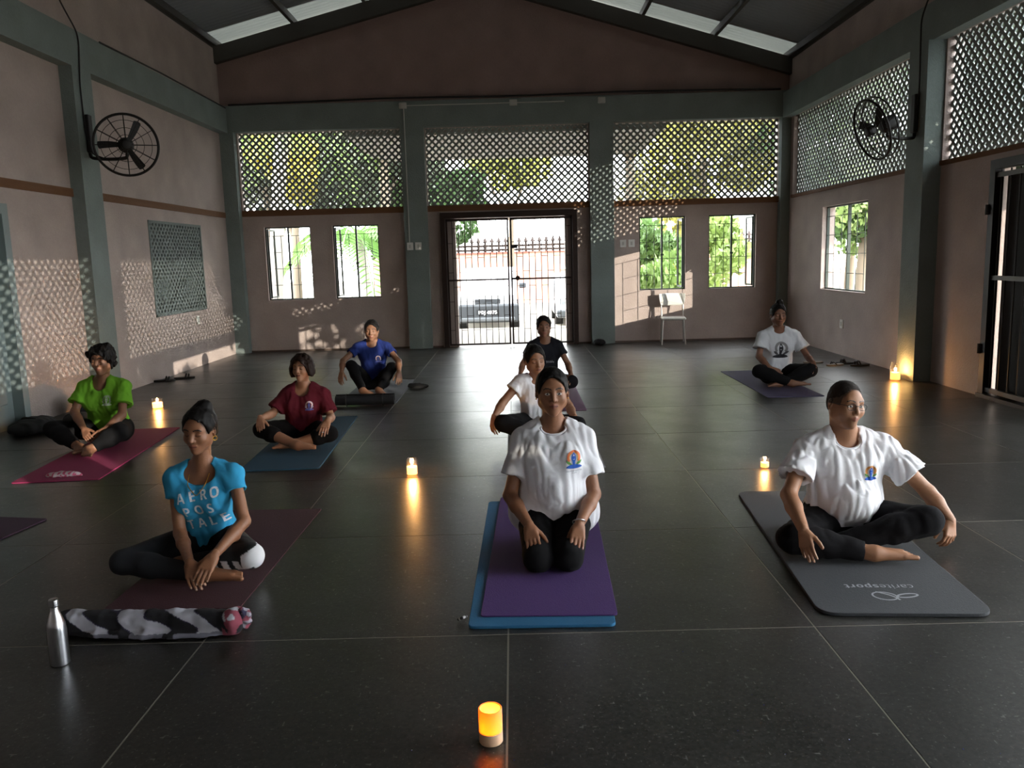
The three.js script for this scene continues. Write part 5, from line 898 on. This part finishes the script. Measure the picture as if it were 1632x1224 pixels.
sandal('slipper', 'dark slipper against the left wall, left of a pair', 'slipper', -4.84, -11.2, -1.2, 0.27, 0x171615, 'dark slippers by the left wall', false);
sandal('slipper', 'dark slipper against the left wall, right one of a pair', 'slipper', -4.66, -11.44, -1.2, 0.27, 0x171615, 'dark slippers by the left wall', false);
// ---- bags
function softBag(label, x, z, r, hex, strap, turn = 0) {
  const t = thing('bag', label, 'bag', [x, 0, z], turn), F = field([ell([0, r[1] * 0.8, 0], r, 0.02), ell([r[0] * 0.4, r[1] * 1.2, 0], [r[0] * 0.4, r[1] * 0.5, r[2] * 0.6], 0.04), plane([0, 0.001, 0], [0, -1, 0], 'i', 0.004)], (a, b, c) => 0.012 * noise(a * 13, b * 13, c * 13));
  part('bag_body', netMesh(F, 0.011), std(hex, 0.9), t);
  if (strap) part('strap', tube([[-r[0] * 0.6, r[1] * 1.3, 0.02], [-r[0] * 0.3, r[1] * 1.9, 0.05], [r[0] * 0.3, r[1] * 1.8, 0.05], [r[0] * 0.6, r[1] * 1.4, 0.02]], 0.009, 20, 6), M.black, t);
  return t;
}
softBag('black bag slumped against the left door frame', -4.72, -7.85, [0.17, 0.08, 0.3], 0x121213, true);
softBag('dark bag with a peaked top by the left wall behind the green shirt', -4.6, -8.75, [0.16, 0.13, 0.26], 0x1a1918, true);
softBag('small dark bag between the left wall and the person in green', -4.45, -8.15, [0.12, 0.07, 0.14], 0x191817, false);
softBag('small black bag at the foot of the column right of the gate', 1.48, -14.4, [0.11, 0.055, 0.08], 0x101114, true);
// ---- white chair against the back wall
{ const t = thing('chair', 'white plastic chair with thin metal legs under a back window', 'chair', [2.76, 0, -14.32], -0.12);
  const bs = new THREE.Shape(); bs.moveTo(-0.2, 0); bs.quadraticCurveTo(-0.225, 0.1, -0.22, 0.17); bs.quadraticCurveTo(0, 0.2, 0.22, 0.17); bs.quadraticCurveTo(0.225, 0.1, 0.2, 0); bs.quadraticCurveTo(0.19, -0.02, 0.15, -0.02); bs.lineTo(-0.15, -0.02); bs.quadraticCurveTo(-0.19, -0.02, -0.2, 0);
  const bg = new THREE.ExtrudeGeometry(bs, { depth: 0.012, bevelEnabled: true, bevelThickness: 0.005, bevelSize: 0.005, bevelSegments: 2 }); { const p = bg.attributes.position; for (let i = 0; i < p.count; i++) p.setZ(i, p.getZ(i) - 0.9 * (0.05 - p.getX(i) ** 2)); bg.computeVertexNormals(); } bg.rotateX(-0.12); bg.translate(0, 0.68, -0.17); part('backrest', bg, M.chairWhite, t);
  part('seat', new RoundedBoxGeometry(0.42, 0.035, 0.4, 3, 0.016).translate(0, 0.445, 0.02), M.chairWhite, t);
  for (const s of [-1, 1]) { part('leg', rod([s * 0.17, 0.44, 0.17], [s * 0.2, 0.0, 0.22], 0.011, 8), M.chrome, t); part('leg', tube([[s * 0.2, 0.0, -0.22], [s * 0.185, 0.42, -0.16], [s * 0.19, 0.7, -0.2], [s * 0.185, 0.8, -0.22]], 0.011, 24, 8), M.chrome, t); }
  part('seat_frame', [rod([-0.18, 0.425, 0.17], [0.18, 0.425, 0.17], 0.01, 6), rod([-0.185, 0.42, -0.16], [0.185, 0.42, -0.16], 0.01, 6)], M.chrome, t); }
// ---- wall fans
function fan(label, c, dir, mount, R) {
  const t = thing('wall_fan', label, 'fan', c); t.userData.group = 'caged wall fans on the columns'; const n = nrm(dir), m = new THREE.Matrix4().makeRotationFromQuaternion(new THREE.Quaternion().setFromUnitVectors(new THREE.Vector3(0, 0, 1), v3(n)));
  const rings = [new THREE.TorusGeometry(R, 0.014, 8, 56), new THREE.TorusGeometry(R, 0.008, 8, 56).translate(0, 0, -0.1), new THREE.TorusGeometry(R * 0.55, 0.003, 5, 40).translate(0, 0, 0.045), new THREE.TorusGeometry(R * 0.8, 0.003, 5, 40).translate(0, 0, 0.03), new THREE.TorusGeometry(R * 0.32, 0.003, 5, 40).translate(0, 0, 0.055)];
  for (let k = 0; k < 12; k++) { const a = k / 12 * 6.2832; rings.push(tube([[Math.cos(a) * 0.05, Math.sin(a) * 0.05, 0.06], [Math.cos(a) * R * 0.6, Math.sin(a) * R * 0.6, 0.045], [Math.cos(a) * R, Math.sin(a) * R, 0]], 0.0034, 8, 4), tube([[Math.cos(a) * R, Math.sin(a) * R, -0.1], [Math.cos(a) * R * 0.55, Math.sin(a) * R * 0.55, -0.12], [Math.cos(a) * 0.08, Math.sin(a) * 0.08, -0.12]], 0.0032, 8, 4)); }
  part('cage', xf(merge(rings), m), M.darkIron, t);
  for (let k = 0; k < 3; k++) { const a = k * 2.0944 + 1.05, s = new THREE.Shape(); s.moveTo(0.03, -0.02); s.quadraticCurveTo(R * 0.5, -0.055, R * 0.86, -0.04); s.quadraticCurveTo(R * 0.92, 0, R * 0.84, 0.045); s.quadraticCurveTo(R * 0.5, 0.03, 0.03, 0.02); const g = new THREE.ExtrudeGeometry(s, { depth: 0.003, bevelEnabled: false }); g.rotateX(0.45); g.rotateZ(a); g.translate(0, 0, -0.04); part('blade', xf(g, m), M.black, t); }
  part('hub', xf(new THREE.LatheGeometry([[0.001, 0.07], [0.04, 0.068], [0.055, 0.055], [0.055, -0.02], [0.001, -0.02]].map((q) => new THREE.Vector2(...q)), 24).rotateX(Math.PI / 2).scale(1, 1, 1), m), M.black, t);
  part('motor', xf(new THREE.LatheGeometry([[0.001, -0.3], [0.06, -0.295], [0.08, -0.27], [0.085, -0.14], [0.06, -0.11], [0.001, -0.11]].map((q) => new THREE.Vector2(...q)), 24).rotateX(Math.PI / 2), m), M.black, t);
  const ml = sub(mount, c), q = mul(n, -0.2);
  part('bracket', tube([q, add(q, [0, -0.13, 0]), mixv(add(q, [0, -0.15, 0]), add(ml, [0, -0.22, 0]), 0.5), add(ml, [0, -0.2, 0]), add(ml, [0, -0.05, 0]), add(ml, [0, 0.22, 0])], 0.02, 40, 8), M.black, t);
  part('wall_plate', new RoundedBoxGeometry(0.05, 0.42, 0.09, 2, 0.012).translate(ml[0], ml[1] + 0.06, ml[2]), M.black, t); return t;
}
fan('caged black wall fan on the left column', [-4.2, 2.89, -9.3], [0.45, -0.1, 0.9], [-4.79, 3.02, -9.7], 0.325);
fan('caged black wall fan seen edge on at the right column', [3.98, 2.83, -9.35], [-0.9, -0.33, 0.1], [4.59, 2.98, -9.66], 0.33);
// ---- conduits, switches, sockets, wires
const wz = ZB + P;
tag(part('conduit', [rod([-1.79, 1.86, wz + 0.012], [-1.79, 4.16, wz + 0.012], 0.009, 8), rod([-1.79, 4.16, wz + 0.012], [0.95, 4.16, wz + 0.012], 0.009, 8)], M.conduit), 'thin pale conduit running up the column and along the back beam', 'conduit');
for (const [x, l] of [[-1.8, 'pale junction box at the left end of the beam conduit'], [0.08, 'pale junction box in the middle of the back beam'], [1.58, 'pale junction box above the column right of the gate']]) { const t = thing('junction_box', l, 'junction box', [x, 4.16, wz]); part('box', new RoundedBoxGeometry(0.13, 0.1, 0.04, 2, 0.01).translate(0, 0, 0.02), M.conduit, t); part('lid', new RoundedBoxGeometry(0.09, 0.06, 0.01, 2, 0.004).translate(0, 0, 0.043), M.conduit, t); }
function switchPlate(label, x, y, z, ry = 0) { const t = thing('switch_plate', label, 'switch', [x, y, z], ry); part('plate', new RoundedBoxGeometry(0.11, 0.13, 0.014, 2, 0.006).translate(0, 0, 0.007), M.white, t); part('rocker', new RoundedBoxGeometry(0.035, 0.06, 0.012, 2, 0.004).translate(0, 0, 0.016), M.conduit, t); }
switchPlate('white switch on the left column, left one of two', -1.785, 1.8, wz); switchPlate('white switch on the left column, right one of two', -1.64, 1.8, wz);
switchPlate('white switch right of the gate column, left one of two', 1.95, 1.75, ZB); switchPlate('white switch left of the window above the chair, right one of two', 2.1, 1.75, ZB);
switchPlate('small white socket low on the right wall below the window', XR, 0.46, -12.1, -Math.PI / 2); switchPlate('small pale socket low on the left wall', XL, 0.72, -12.9, Math.PI / 2);
tag(part('cable', tube([[-4.9, 5.1, -9.3], [-4.84, 4.5, -9.4], [-4.81, 4.2, -9.66], [-4.81, 4.05, -9.7], [-4.8, 3.6, -9.62], [-4.8, 3.1, -9.64], [-4.7, 2.85, -9.55], [-4.55, 2.78, -9.45]], 0.009, 70, 6), M.wire), 'black cable hanging down the left column to the fan', 'cable');
tag(part('cable', tube([[4.75, 4.6, -9.5], [4.64, 4.2, -9.6], [4.6, 4.0, -9.62], [4.6, 3.4, -9.6], [4.6, 2.95, -9.62]], 0.009, 50, 6), M.wire), 'dark cable running down the right column to the fan', 'cable');
tag(part('cable', [tube([[XL + P + 0.01, 4.2, -10.2], [XL + P + 0.012, 4.215, -12], [XL + P + 0.01, 4.2, -14.5]], 0.011, 60, 6), tube([[XL + 0.2, 4.25, wz + 0.01], [-2, 4.29, wz + 0.012], [0, 4.27, wz + 0.012], [2.2, 4.29, wz + 0.012], [XR - 0.2, 4.26, wz + 0.01]], 0.016, 80, 6)], M.wire), 'dark cable clipped along the top of the beams', 'cable');

renderer.render(scene, camera);
